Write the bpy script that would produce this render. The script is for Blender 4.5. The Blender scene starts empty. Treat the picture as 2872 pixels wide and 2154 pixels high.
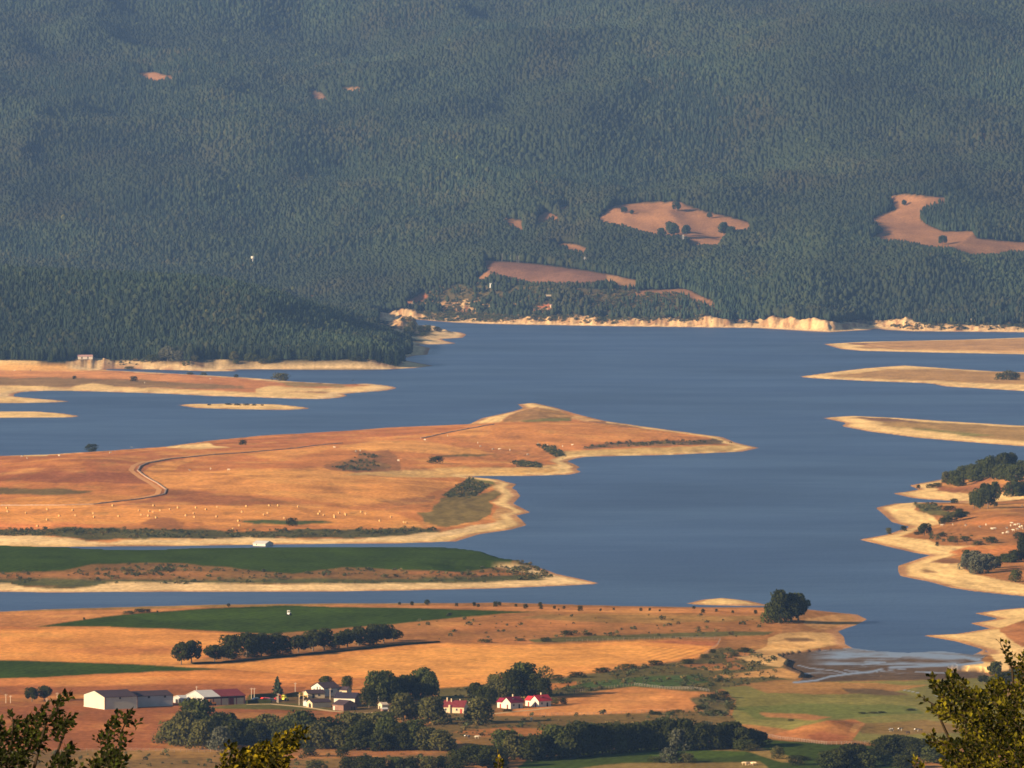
import bpy, bmesh, math, random
import numpy as np
from mathutils import Vector, Matrix

random.seed(7)
rng = np.random.default_rng(11)
scene = bpy.context.scene
COL = scene.collection

# ------------------------------------------------------------------ camera
F = 20600.0                      # focal length in photo pixels (photo 2872 x 2154)
CX, CY, HOR = 1436.0, 1077.0, 429.0
TH = math.atan((CY - HOR) / F)   # camera pitch below the horizon
HC = 251.0                       # eye height above the lake
cam = bpy.data.cameras.new('camera')
camo = bpy.data.objects.new('camera', cam)
COL.objects.link(camo)
camo.location = (0, 0, HC)
camo.rotation_euler = (math.pi / 2 - TH, 0, 0)
cam.sensor_width = 36.0
cam.lens = 36.0 * F / 2872.0
cam.clip_start = 1.0
cam.clip_end = 60000.0
scene.camera = camo
CT, ST = math.cos(TH), math.sin(TH)


def project(x, y, z):
    dz = z - HC
    dep = y * CT - dz * ST
    return CX + F * x / dep, CY - F * (y * ST + dz * CT) / dep


def unproject(px, py, z=0.0):
    """ray through a photo pixel cut with the level z"""
    u = (px - CX) / F
    v = (CY - py) / F
    dx, dy, dz = u, CT + v * ST, -ST + v * CT
    t = (z - HC) / dz
    return dx * t, dy * t


# ------------------------------------------------------------------ sun, sky, exposure
SUN_EL = math.radians(18.0)
SX, SY = -0.86, -0.51            # horizontal direction towards the sun
sd_vec = Vector((SX * math.cos(SUN_EL), SY * math.cos(SUN_EL), math.sin(SUN_EL)))
sun = bpy.data.lights.new('sun', 'SUN')
sun.energy = 5.0
sun.angle = math.radians(0.5)
sun.color = (1.0, 0.74, 0.46)
suno = bpy.data.objects.new('sun', sun)
COL.objects.link(suno)
suno.rotation_euler = sd_vec.to_track_quat('Z', 'Y').to_euler()
world = bpy.data.worlds.new('World')
scene.world = world
world.use_nodes = True
wn = world.node_tree.nodes
sky = wn.new('ShaderNodeTexSky')
sky.sky_type = 'NISHITA'
sky.sun_disc = False
sky.sun_elevation = SUN_EL
sky.sun_rotation = math.atan2(SX, SY)
sky.altitude = 800
sky.air_density = 1.0
sky.dust_density = 1.0
bg = wn['Background']
world.node_tree.links.new(sky.outputs[0], bg.inputs[0])
bg.inputs[1].default_value = 0.05
scene.view_settings.view_transform = 'Standard'
scene.view_settings.look = 'None'
scene.view_settings.exposure = 1.5
scene.view_settings.gamma = 1.0
scene.view_settings.use_curve_mapping = False
scene.cycles.volume_bounces = 0
scene.cycles.max_bounces = 6
scene.cycles.diffuse_bounces = 2
scene.cycles.glossy_bounces = 2
scene.cycles.transmission_bounces = 3
scene.cycles.transparent_max_bounces = 8
scene.cycles.filter_width = 1.65
scene.cycles.use_denoising = True
try:
    scene.cycles.denoiser = 'OPENIMAGEDENOISE'
    scene.cycles.denoising_prefilter = 'ACCURATE'
except Exception:
    pass


def lin(c):
    c = np.asarray(c, float) / 255.0
    return np.where(c <= 0.04045, c / 12.92, ((c + 0.055) / 1.055) ** 2.4)


LIGHT = np.array([1.52, 1.40, 1.74])     # what a white level ground would read, to choose paint by eye


def alb(c):
    return np.clip(lin(c) / LIGHT, 0.006, 0.8)


# ------------------------------------------------------------------ materials
def nodes(name):
    m = bpy.data.materials.new(name)
    m.use_nodes = True
    nt = m.node_tree
    return m, nt, nt.nodes, nt.links, nt.nodes['Principled BSDF']


def mat_plain(name, col, rough=0.7, var=0.12, scale=0.6, metal=0.0, spec=0.12):
    m, nt, N, L, p = nodes(name)
    g = N.new('ShaderNodeNewGeometry')
    n = N.new('ShaderNodeTexNoise')
    n.inputs['Scale'].default_value = scale
    n.inputs['Detail'].default_value = 5
    L.new(g.outputs['Position'], n.inputs['Vector'])
    r = N.new('ShaderNodeMapRange')
    r.inputs['From Min'].default_value = 0.3
    r.inputs['From Max'].default_value = 0.7
    r.inputs['To Min'].default_value = 1 - var
    r.inputs['To Max'].default_value = 1 + var
    L.new(n.outputs['Fac'], r.inputs['Value'])
    mx = N.new('ShaderNodeVectorMath')
    mx.operation = 'SCALE'
    mx.inputs[0].default_value = tuple(col[:3])
    L.new(r.outputs[0], mx.inputs['Scale'])
    L.new(mx.outputs[0], p.inputs['Base Color'])
    p.inputs['Roughness'].default_value = rough
    p.inputs['Metallic'].default_value = metal
    p.inputs['Specular IOR Level'].default_value = spec
    return m


def mat_leaf(name, col, col2, trans=0.38, scale=0.25, rnd=0.25, tint=False, lo=0.30, hi=0.70):
    m, nt, N, L, p = nodes(name)
    g = N.new('ShaderNodeNewGeometry')
    n = N.new('ShaderNodeTexNoise')
    n.inputs['Scale'].default_value = scale
    n.inputs['Detail'].default_value = 4
    L.new(g.outputs['Position'], n.inputs['Vector'])
    oi = N.new('ShaderNodeObjectInfo')
    ad = N.new('ShaderNodeMath')
    ad.operation = 'MULTIPLY_ADD'
    L.new(oi.outputs['Random'], ad.inputs[0])
    ad.inputs[1].default_value = rnd
    L.new(n.outputs['Fac'], ad.inputs[2])
    r = N.new('ShaderNodeMapRange')
    r.inputs['From Min'].default_value = lo
    r.inputs['From Max'].default_value = hi + rnd
    L.new(ad.outputs[0], r.inputs['Value'])
    mx = N.new('ShaderNodeMix')
    mx.data_type = 'RGBA'
    L.new(r.outputs[0], mx.inputs['Factor'])
    mx.inputs['A'].default_value = (*col, 1)
    mx.inputs['B'].default_value = (*col2, 1)
    out = mx.outputs['Result']
    if tint:
        at = N.new('ShaderNodeAttribute')
        at.attribute_type = 'INSTANCER'
        at.attribute_name = 'tint'
        m2 = N.new('ShaderNodeMix')
        m2.data_type = 'RGBA'
        m2.blend_type = 'MULTIPLY'
        m2.inputs['Factor'].default_value = 1.0
        L.new(out, m2.inputs['A'])
        L.new(at.outputs['Color'], m2.inputs['B'])
        out = m2.outputs['Result']
    L.new(out, p.inputs['Base Color'])
    p.inputs['Roughness'].default_value = 0.8
    p.inputs['Specular IOR Level'].default_value = 0.04
    if trans:
        t = N.new('ShaderNodeBsdfTranslucent')
        L.new(out, t.inputs['Color'])
        ms = N.new('ShaderNodeMixShader')
        ms.inputs[0].default_value = trans
        L.new(p.outputs[0], ms.inputs[1])
        L.new(t.outputs[0], ms.inputs[2])
        L.new(ms.outputs[0], N['Material Output'].inputs['Surface'])
    return m


# ------------------------------------------------------------------ object helpers
def mesh_obj(name, me, parent=None, mat=None):
    o = bpy.data.objects.new(name, me)
    COL.objects.link(o)
    if mat is not None:
        me.materials.clear()
        me.materials.append(mat)
    if parent is not None:
        o.parent = parent
    return o


def tag(o, label=None, cat=None, group=None, kind=None):
    if label:
        o['label'] = label
    if cat:
        o['category'] = cat
    if group:
        o['group'] = group
    if kind:
        o['kind'] = kind
    return o


def empty(name, loc, rz=0.0, scale=(1, 1, 1)):
    o = bpy.data.objects.new(name, None)
    COL.objects.link(o)
    o.location = loc
    o.rotation_euler = (0, 0, rz)
    o.scale = scale
    o.empty_display_size = 1.0
    return o


def np_mesh(name, verts, faces, smooth=False):
    """verts (n,3), faces (m,k) with one k"""
    me = bpy.data.meshes.new(name)
    verts = np.ascontiguousarray(verts, np.float32)
    faces = np.ascontiguousarray(faces, np.int32)
    k = faces.shape[1]
    me.vertices.add(len(verts))
    me.vertices.foreach_set('co', verts.ravel())
    me.loops.add(faces.size)
    me.loops.foreach_set('vertex_index', faces.ravel())
    me.polygons.add(len(faces))
    me.polygons.foreach_set('loop_start', np.arange(0, faces.size, k, dtype=np.int32))
    if smooth:
        me.polygons.foreach_set('use_smooth', np.ones(len(faces), bool))
    me.update(calc_edges=True)
    return me


class MB:
    """collects boxes, prisms and tubes and builds them as one mesh"""
    def __init__(s):
        s.v, s.f = [], []

    def add(s, vs, fs):
        n = len(s.v)
        s.v += [tuple(v) for v in vs]
        s.f += [tuple(i + n for i in f) for f in fs]
        return s

    def box(s, x0, x1, y0, y1, z0, z1):
        v = [(x0, y0, z0), (x1, y0, z0), (x1, y1, z0), (x0, y1, z0), (x0, y0, z1), (x1, y0, z1), (x1, y1, z1), (x0, y1, z1)]
        return s.add(v, [(0, 3, 2, 1), (4, 5, 6, 7), (0, 1, 5, 4), (1, 2, 6, 5), (2, 3, 7, 6), (3, 0, 4, 7)])

    def tube(s, pts, radii, n=6, cap=True):
        rings = []
        m = len(pts)
        vs = []
        for i, p in enumerate(pts):
            p = Vector(p)
            a = Vector(pts[max(i - 1, 0)])
            b = Vector(pts[min(i + 1, m - 1)])
            t = (b - a).normalized()
            u = t.orthogonal().normalized()
            if i and rings:
                u = (rings[-1] - t * rings[-1].dot(t)).normalized()
            rings.append(u)
            w = t.cross(u)
            for k in range(n):
                an = 2 * math.pi * k / n
                vs.append(p + (u * math.cos(an) + w * math.sin(an)) * radii[i])
        fs = []
        for i in range(m - 1):
            for k in range(n):
                k2 = (k + 1) % n
                fs.append((i * n + k, i * n + k2, (i + 1) * n + k2, (i + 1) * n + k))
        if cap:
            fs.append(tuple(range(n - 1, -1, -1)))
            fs.append(tuple((m - 1) * n + k for k in range(n)))
        return s.add(vs, fs)

    def mesh(s, name):
        me = bpy.data.meshes.new(name)
        me.from_pydata(s.v, [], s.f)
        me.update()
        return me

    def build(s, name, mat, parent=None):
        return mesh_obj(name, s.mesh(name), parent, mat)


# ------------------------------------------------------------------ noise
def vnoise(x, y, seed=0):
    r = np.random.default_rng(1000 + seed).random((256, 256)).astype(np.float32)
    xi = np.floor(x).astype(np.int64)
    yi = np.floor(y).astype(np.int64)
    fx = (x - xi).astype(np.float32)
    fy = (y - yi).astype(np.float32)
    fx = fx * fx * (3 - 2 * fx)
    fy = fy * fy * (3 - 2 * fy)
    a = r[yi & 255, xi & 255]
    b = r[yi & 255, (xi + 1) & 255]
    c = r[(yi + 1) & 255, xi & 255]
    d = r[(yi + 1) & 255, (xi + 1) & 255]
    return (a + (b - a) * fx) * (1 - fy) + (c + (d - c) * fx) * fy


def fbm(x, y, seed=0, octs=4):
    s, a, t = 0.0, 0.5, 0.0
    for k in range(octs):
        s = s + a * (vnoise(x * 2 ** k + 17.3 * k, y * 2 ** k + 5.1 * k, seed + k) - 0.5)
        t += a
        a *= 0.55
    return s / t * 2.0          # about -1 .. 1


def sm(e0, e1, v):
    t = np.clip((v - e0) / (e1 - e0), 0, 1)
    return t * t * (3 - 2 * t)
# ------------------------------------------------------------------ the land: shorelines traced as they lie on the water level
def sh(*pts):
    return [unproject(p[0], p[1], p[2] if len(p) > 2 else 0.0) for p in pts]


far_end = [(-4000.0, 21000.0), (4000.0, 21000.0)]
LAND = {}
LAND['hills'] = sh((-900, 1131), (0, 1131), (65, 1131), (152, 1129), (195, 1126), (152, 1121), (108, 1118), (52, 1113), (37, 1110), (41, 1105), (65, 1099),
    (130, 1096), (217, 1097), (325, 1100), (480, 1105), (588, 1111), (697, 1114), (805, 1118), (903, 1120), (950, 1116), (977, 1110), (960, 1104), (1003, 1102),
    (1081, 1096), (1116, 1088), (1101, 1084), (1064, 1078), (1036, 1076), (960, 1077), (827, 1070), (762, 1064), (675, 1058), (571, 1052), (480, 1047),
    (390, 1042), (300, 1038), (282, 1036), (300, 1035), (380, 1035), (480, 1038), (602, 1042), (650, 1042), (677, 1041), (640, 1037), (632, 1035.5), (719, 1035.5),
    (840, 1036.5), (960, 1037), (1090, 1036), (1168, 1032), (1216, 1026), (1170, 1017), (1133, 1010), (1140, 1003), (1164, 997), (1199, 995), (1203, 984), (1207, 976),
    (1175, 968), (1180, 966), (1240, 965.5), (1280, 963), (1252, 957), (1236, 951), (1298, 947), (1308, 938), (1290, 932), (1225, 927), (1160, 914), (1120, 901),
    (1110, 895), (1168, 896), (1264, 904), (1351, 908), (1440, 910), (1560, 912), (1725, 915), (1900, 917), (2120, 920), (2240, 927), (2327, 932), (2387, 928),
    (2443, 925), (2462, 921), (2481, 925), (2554, 929), (2700, 930), (2872, 932), (3900, 936)) + [(5000.0, 21000.0), (-5000.0, 21000.0)]
LAND['left_bank'] = sh((-900, 1154), (0, 1154), (108, 1154), (174, 1159), (228, 1167), (195, 1171), (0, 1172), (-900, 1173))
LAND['sand_islet'] = sh((489, 1135), (545, 1133), (654, 1132), (784, 1134), (849, 1141), (877, 1146), (805, 1150), (654, 1148), (545, 1144))
LAND['upper_bank'] = sh((2310, 965), (2415, 959), (2554, 956), (2694, 953), (2872, 947), (3900, 940), (3900, 1003), (2872, 994), (2624, 989), (2415, 984), (2359, 979))
LAND['middle_bank'] = sh((2243, 1056), (2345, 1042), (2432, 1032), (2537, 1025), (2659, 1033), (2799, 1042), (2872, 1044), (3900, 1046), (3900, 1110), (2872, 1097),
    (2650, 1084), (2606, 1075), (2433, 1069), (2259, 1060))
LAND['lower_bank'] = sh((2305, 1172), (2389, 1166), (2520, 1172), (2650, 1181), (2872, 1194), (3900, 1210), (3900, 1300), (2872, 1252), (2737, 1242), (2563, 1227),
    (2433, 1210), (2359, 1195), (2375, 1187))
LAND['island'] = sh((-900, 1290), (0, 1279), (130, 1275), (260, 1267), (460, 1253), (586, 1236), (738, 1221), (960, 1209), (1090, 1199), (1316, 1190), (1351, 1173), (1429, 1156),
    (1468, 1145), (1450, 1133), (1498, 1130), (1559, 1143), (1620, 1162), (1698, 1181), (1878, 1206), (2027, 1226), (2062, 1241), (2129, 1256), (2081, 1267), (1878, 1276),
    (1643, 1281), (1607, 1288), (1590, 1294), (1608, 1300), (1628, 1311), (1615, 1315), (1630, 1324), (1598, 1331), (1471, 1335), (1313, 1335.5), (1340, 1339), (1394, 1344), (1449, 1358), (1435, 1369), (1448, 1375),
    (1460, 1391), (1440, 1412), (1489, 1437), (1449, 1446), (1465, 1460), (1478, 1473), (1435, 1485), (1340, 1499), (1278, 1519), (1120, 1524), (960, 1525), (700, 1528), (480, 1532),
    (273, 1533), (0, 1534), (-900, 1536))
LAND['peninsula'] = sh((-900, 1534, 4), (0, 1526, 4), (205, 1533, 3.5), (318, 1547, 2), (386, 1550, 1.5), (455, 1541, 3), (591, 1532, 4), (960, 1530, 4), (1278, 1531, 4), (1383, 1545, 3.5), (1451, 1571, 2), (1505, 1583, 1.2),
    (1560, 1609), (1620, 1622), (1683, 1636), (1660, 1639), (1596, 1642), (1414, 1650), (1142, 1656), (960, 1659), (700, 1660.5), (455, 1660), (136, 1662), (0, 1660), (-900, 1661))
LAND['shore'] = sh((3900, 1300), (2872, 1304), (2760, 1318), (2644, 1344), (2549, 1361), (2574, 1373), (2540, 1379), (2502, 1384), (2566, 1398), (2649, 1404), (2719, 1409), (2640, 1409), (2566, 1409),
    (2511, 1412), (2455, 1424), (2477, 1442), (2502, 1465), (2552, 1478), (2520, 1488), (2490, 1499), (2411, 1513), (2460, 1526), (2566, 1551), (2610, 1557), (2577, 1567), (2518, 1587), (2519, 1602),
    (2525, 1616), (2600, 1630), (2663, 1648), (2732, 1659), (2872, 1673), (3100, 1688), (3900, 1692))
LAND['ground'] = sh((-900, 1716), (0, 1715), (159, 1708), (386, 1701), (591, 1696), (960, 1692), (1414, 1690), (1733, 1699), (1920, 1702), (2000, 1703), (2150, 1703), (2267, 1709), (2344, 1718), (2403, 1723),
    (2432, 1737), (2403, 1752), (2348, 1770), (2367, 1786), (2371, 1806), (2394, 1818), (2457, 1826), (2548, 1831), (2639, 1826), (2730, 1837), (2758, 1822), (2775, 1834), (2767, 1825),
    (2685, 1800), (2582, 1782), (2680, 1778), (2776, 1763), (2719, 1748), (2770, 1741), (2798, 1735), (2730, 1720), (2800, 1711), (2872, 1704), (3100, 1699), (3900, 1698)) + [(2500.0, 5.0), (-2500.0, 5.0)]
LAND['sand_spit'] = sh((1924, 1693), (1971, 1682), (2026, 1677), (2094, 1684), (2160, 1699), (2050, 1699), (1960, 1697))
NAMES = list(LAND)
BEACH = dict(hills=22, left_bank=60, sand_islet=60, upper_bank=40, middle_bank=36, lower_bank=40, island=16, peninsula=24, shore=16, ground=5, sand_spit=90)

# ------------------------------------------------------------------ the grid the ground is laid out on
px_cols = np.arange(-420.0, 3300.0, 3.2)
t_cols = (px_cols - CX) / F
pys = np.arange(2192.0, 1022.0, -2.6)
y_near = np.concatenate([np.linspace(5, 300, 14), np.linspace(360, 2880, 26)])
y_mid = np.array([unproject(CX, p)[1] for p in pys])
y_mid = y_mid[(y_mid > 2905) & (y_mid < 8590)]
rows = np.concatenate([y_near, y_mid, np.arange(8600.0, 11400.0, 12.0), np.arange(11400.0, 17600.0, 18.0)])
NR, NC = len(rows), len(t_cols)
GX = rows[:, None] * t_cols[None, :]
GY = np.repeat(rows[:, None], NC, 1)


def land_fields(X, Y, yrow=None):
    """signed distance (m) to the nearest shoreline, and which land it belongs to. X, Y 2-D with rising rows when yrow is given."""
    best = np.full(X.shape, 700.0, np.float32)
    lid = np.full(X.shape, -1, np.int8)
    inside = np.zeros(X.shape, bool)
    for li, nm in enumerate(NAMES):
        P = LAND[nm]
        ins = np.zeros(X.shape, bool)
        dist = np.full(X.shape, 700.0 ** 2, np.float32)
        for (x1, y1), (x2, y2) in zip(P, P[1:] + P[:1]):
            if y1 != y2:
                a, b = (0, len(X)) if yrow is None else np.searchsorted(yrow, [min(y1, y2), max(y1, y2)])
                if b > a:
                    ys = Y[a:b]
                    c = ((y1 > ys) != (y2 > ys)) & (X[a:b] < (x2 - x1) * (ys - y1) / (y2 - y1) + x1)
                    ins[a:b] ^= c
            if max(abs(x1), abs(x2)) > 4900 or min(y1, y2) < 10:
                continue
            a, b = (0, len(X)) if yrow is None else np.searchsorted(yrow, [min(y1, y2) - 650, max(y1, y2) + 650])
            if b > a:
                dx, dy = x2 - x1, y2 - y1
                l2 = dx * dx + dy * dy + 1e-9
                xs, ys = X[a:b] - x1, Y[a:b] - y1
                t = np.clip((xs * dx + ys * dy) / l2, 0, 1)
                d2 = (xs - t * dx) ** 2 + (ys - t * dy) ** 2
                np.minimum(dist[a:b], d2, out=dist[a:b])
        d = np.sqrt(dist)
        take = np.where(ins, True, (d < best) & ~inside)
        best = np.where(take, d, best)
        lid = np.where(take & ((d < 699) | ins), li, lid)
        inside |= ins
    return np.where(inside, best, -best), lid


def bump(X, Y, px, py, h, rx, ry, dy=0.0):
    x0, y0 = unproject(px, py)
    y0 += dy
    return h * np.exp(-(((X - x0) / rx) ** 2 + ((Y - y0) / ry) ** 2))


SHX = np.arange(-1200.0, 4200.0, 6.0)
_k = np.exp(-np.linspace(-2.6, 2.6, 121) ** 2)
SHY = np.convolve(np.pad(np.interp(SHX, [-700, 900, 1110, 1351, 1725, 2120, 2327, 2872, 3500], [10950, 11250, 11090, 10790, 10640, 10530, 10290, 10280, 10260]), 60, 'edge'), _k / _k.sum(), 'valid')


def shore_y(X, Y):
    p = CX + F * X / Y
    return np.interp(p, SHX, SHY)


BLUFF_X = [1090, 1115, 1128, 1160, 1176, 1240, 1300, 1360, 1440, 1500, 1560, 1660, 1676, 1690, 1760, 1900, 1930, 1985, 2030, 2060, 2130, 2150, 2170, 2220, 2245, 2270, 2310, 2350, 2400, 2440, 2480, 2540, 2570, 2640, 2740, 2800, 2900]
BLUFF_H = [8, 14, 17, 15, 8, 6, 7, 5, 7, 9, 10, 12, 14, 6, 9, 10, 7, 13, 11, 5, 6, 9, 15, 16, 9, 13, 15, 11, 6, 3, 6, 12, 9, 8, 9, 7, 6]


def height(X, Y, sd, lid):
    p = CX + F * X / Y
    n1 = fbm(X / 70.0, Y / 110.0, 3, 3)
    n2 = fbm(X / 260.0, Y / 420.0, 9, 3)
    wig = sd + 5.0 * fbm(X / 16.0, Y / 40.0, 21, 3) * np.clip(np.abs(sd) / 6.0, 0, 1)
    low = np.interp(wig, [-400, -60, -4, 0, 15, 80, 300, 1200], [-6, -3, -0.35, 0, 0.5, 1.6, 2.8, 4.0])
    z = low.copy()

    def where(nm, prof):
        m = lid == NAMES.index(nm)
        z[m] = np.interp(wig[m], prof[0], prof[1])
    wet = [-400, -60, -4, 0]
    wz = [-6, -3, -0.35, 0]
    where('island', (wet + [14, 60, 150, 350], wz + [0.7, 2.2, 4.2, 8.0]))
    where('peninsula', (wet + [20, 55, 75, 160], wz + [0.7, 2.0, 4.2, 5.5]))
    rear = (lid == NAMES.index('peninsula')) & (Y > 4440) & (p < 1570)
    z[rear] = np.interp(wig[rear], wet + [5, 12, 80], wz + [1.6, 3.9, 5.2])
    where('shore', (wet + [16, 60, 150, 400], wz + [0.6, 2.0, 5.0, 11.0]))
    where('sand_spit', (wet + [14, 40], wz + [0.9, 1.8]))
    hm = lid == NAMES.index('hills')
    bank = np.interp(wig, wet + [14, 26, 44, 90, 300], wz + [0.8, 3.0, 9.5, 11.0, 13.0])
    f = sm(8470, 8560, Y)
    spit = sm(1080, 1150, p) * (1 - sm(10150, 10250, Y)) * 0.75
    # the broken bluffs of the far shore, as high as they stand along it
    crag = np.clip(1 + 0.30 * fbm(X / 9.0, Y / 40.0, 71, 3) + 0.32 * fbm(X / 30.0, Y / 300.0, 73, 2), 0.25, 1.7)
    bh = np.interp(p, BLUFF_X, BLUFF_H) * crag
    wob = wig + 6 * fbm(X / 14.0, Y / 90.0, 79, 3)
    bluff = np.interp(wig, wet + [14, 300], wz + [0.8, 2.0]) + (bh + (8.0 - bh) * sm(50, 260, sd)) * sm(14, 40, wob)
    bank = np.where(Y > 10050, bluff, bank)
    z = np.where(hm, low + (bank - low) * f * (1 - spit), z)
    land = sm(4, 60, sd)
    z = z + land * (0.35 * n1 + 1.1 * n2) * np.where(hm, 1.0, np.where(lid == NAMES.index('peninsula'), 0.5, np.where(np.isin(lid, [NAMES.index(q) for q in ('island', 'shore', 'ground')]), 1.0, 0.25)))
    # rolling ground on the big island
    im = sm(10, 90, sd) * (lid == NAMES.index('island'))
    z = z + im * (bump(X, Y, 800, 1360, 7, 80, 330) + bump(X, Y, 1080, 1285, 5, 70, 160) + bump(X, Y, 230, 1340, 6, 70, 260) + bump(X, Y, 1500, 1225, 5, 120, 150)
                  + bump(X, Y, 1180, 1395, 4, 40, 120) + bump(X, Y, 520, 1285, 4, 60, 150))
    z = z + (lid == NAMES.index('ground')) * (bump(X, Y, 2310, 2066, 3.6, 14, 40) + bump(X, Y, 1950, 1970, 2.0, 14, 40) + bump(X, Y, 2215, 1745, 2.0, 14, 60))
    z = z + (lid == NAMES.index('shore')) * sm(5, 70, sd) * (bump(X, Y, 2830, 1350, 12, 30, 220) + bump(X, Y, 2850, 1480, 5, 40, 150))
    # mud flat
    mud = inside_px_world(X, Y, MUD_W)
    z = np.where(mud & (sd > 0), 0.12 + 0.10 * n1, z)
    # pine hill on the peninsula beyond the lake
    hx = np.interp(p, [-700, 0, 390, 650, 830, 935, 1040, 1090, 1125, 1150, 1175], [80, 75, 69, 59, 45, 38, 29, 20, 11, 4, 0])
    up = sm(8540, 9360, Y + 60 * n2)
    dn = 1 - sm(9400, 10250, Y)
    z = z + hm * hx * np.minimum(up, dn) * sm(20, 200, sd) * (1 + 0.10 * fbm(X / 120.0, Y / 150.0, 31, 3))
    # the mountain side
    m = Y - shore_y(X, Y)
    mm = np.clip(m, 0, None) / 4100.0
    big = fbm(X / 620.0 + 3.3, Y / 1500.0, 41, 3)
    xw = X + 0.22 * (Y - 10500) + 130 * fbm(X / 420.0, Y / 600.0, 57, 2)
    rid = 1 - np.abs(fbm(xw / 340.0 + 9.1, Y / 900.0 + 2.0, 51, 3))
    fine = fbm(xw / 130.0, Y / 220.0, 61, 3)
    mt = 560 * mm ** 1.13 * (1 + 0.10 * big) + np.clip(mm * 3, 0, 1) * (40 * big + 70 * (rid - 0.75) + 15 * fine)
    mt = mt + sm(40, 260, sd) * (bump(X, Y, 2245, 925, 38, 55, 170, 230) + bump(X, Y, 2640, 925, 24, 60, 200, 300) + bump(X, Y, 1600, 912, 20, 110, 160, 330))
    z = z + hm * sm(30, 240, sd) * sm(0, 120, m) * mt
    # eroded pale cliffs on the far shore
    cl = np.clip(1 + 1.1 * fbm(X / 7.0, Y / 22.0, 71, 4) + 0.5 * fbm(X / 22.0, Y / 200.0, 73, 2), 0.1, 2) * sm(16, 34, wig)
    z = z + hm * (sd > 0)* cl * (
                                  bump(X, Y, 240, 1037, 5, 14, 20, 62) + bump(X, Y, 290, 1037, 5, 6, 16, 58))
    # the hillside the camera stands on
    hill = 249.0 - 0.165 * Y
    k = 6.0
    z = np.where(Y < 3000, np.maximum(z, hill) + k * np.exp(-np.abs(hill - z) / k) * 0.5, z)
    return z


def inpoly(px, py, P):
    ins = np.zeros(px.shape, bool)
    P = [(float(a), float(b)) for a, b in P]
    x0, x1 = min(a for a, b in P), max(a for a, b in P)
    y0, y1 = min(b for a, b in P), max(b for a, b in P)
    sel = np.nonzero((px >= x0) & (px <= x1) & (py >= y0) & (py <= y1))
    if len(sel[0]) == 0:
        return ins
    u, v = px[sel], py[sel]
    r = np.zeros(u.shape, bool)
    for (xa, ya), (xb, yb) in zip(P, P[1:] + P[:1]):
        if ya != yb:
            r ^= ((ya > v) != (yb > v)) & (u < (xb - xa) * (v - ya) / (yb - ya) + xa)
    ins[sel] = r
    return ins


MUD = [(2180, 1842), (2225, 1832), (2300, 1825), (2394, 1818), (2457, 1822), (2548, 1826), (2640, 1821), (2735, 1834), (2772, 1838), (2744, 1857), (2657, 1878), (2760, 1886), (2780, 1900), (2600, 1906), (2400, 1910),
       (2240, 1915), (2255, 1898), (2200, 1872), (2212, 1856)]
MUD_W = sh(*MUD)


def inside_px_world(X, Y, P):
    return inpoly(X, Y, P)


SD, LID = land_fields(GX, GY, rows)
GZ = height(GX, GY, SD, LID)
PX, PY = project(GX, GY, GZ)


def at(px, py, lo=2900.0):
    """the point of the ground seen at a photo pixel"""
    c = (px - px_cols[0]) / 3.2
    j = int(np.clip(math.floor(c), 0, NC - 2))
    w = float(np.clip(c - j, 0, 1))
    i0 = int(np.searchsorted(rows, lo))
    pyc = PY[i0:, j] * (1 - w) + PY[i0:, j + 1] * w
    hit = np.nonzero(pyc <= py)[0]
    i = int(hit[0]) if len(hit) else len(pyc) - 1
    if i == 0:
        i = 1
    a, b = pyc[i - 1], pyc[i]
    s = float(np.clip((a - py) / (a - b + 1e-9), 0, 1))
    y = rows[i0 + i - 1] * (1 - s) + rows[i0 + i] * s
    zc = GZ[i0:, j] * (1 - w) + GZ[i0:, j + 1] * w
    z = zc[i - 1] * (1 - s) + zc[i] * s
    x = (t_cols[j] * (1 - w) + t_cols[j + 1] * w) * y
    return Vector((x, y, z))


def ground_z(x, y):
    """height of the built ground under a world point"""
    i = int(np.clip(np.searchsorted(rows, y) - 1, 0, NR - 2))
    s = float(np.clip((y - rows[i]) / (rows[i + 1] - rows[i]), 0, 1))
    c = (x / y - t_cols[0]) / (t_cols[1] - t_cols[0])
    j = int(np.clip(math.floor(c), 0, NC - 2))
    w = float(np.clip(c - j, 0, 1))
    return float((GZ[i, j] * (1 - w) + GZ[i, j + 1] * w) * (1 - s) + (GZ[i + 1, j] * (1 - w) + GZ[i + 1, j + 1] * w) * s)


def gz_many(x, y):
    i = np.clip(np.searchsorted(rows, y) - 1, 0, NR - 2)
    s = np.clip((y - rows[i]) / (rows[i + 1] - rows[i]), 0, 1)
    c = (x / y - t_cols[0]) / (t_cols[1] - t_cols[0])
    j = np.clip(np.floor(c).astype(int), 0, NC - 2)
    w = np.clip(c - j, 0, 1)
    bil = lambda A: (A[i, j] * (1 - w) + A[i, j + 1] * w) * (1 - s) + (A[i + 1, j] * (1 - w) + A[i + 1, j + 1] * w) * s
    return bil(GZ), bil(SD), LID[i, j]


def mpp(p):
    """metres per photo pixel at a point"""
    return (p.y * CT - (p.z - HC) * ST) / F
# ------------------------------------------------------------------ what grows or lies on the ground (land cover, traced plot by plot)
SAND, PALE, WETS = (246, 200, 148), (238, 196, 156), (176, 122, 98)
STUB, STUB2, STUB3 = (236, 155, 90), (222, 141, 86), (206, 128, 80)
DRY, BROWN, RED = (188, 122, 82), (160, 96, 66), (166, 98, 72)
GREEN, GREEN2, GREEN3, OLIVE, HEATH = (60, 76, 24), (66, 78, 36), (88, 98, 54), (132, 122, 74), (116, 98, 66)
SCRUB, FLOOR, MUDC, TAN = (88, 86, 58), (52, 54, 40), (100, 80, 70), (216, 168, 120)
CLEAR, CLEAR2, PLOW = (152, 107, 82), (170, 124, 92), (122, 86, 76)

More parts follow.
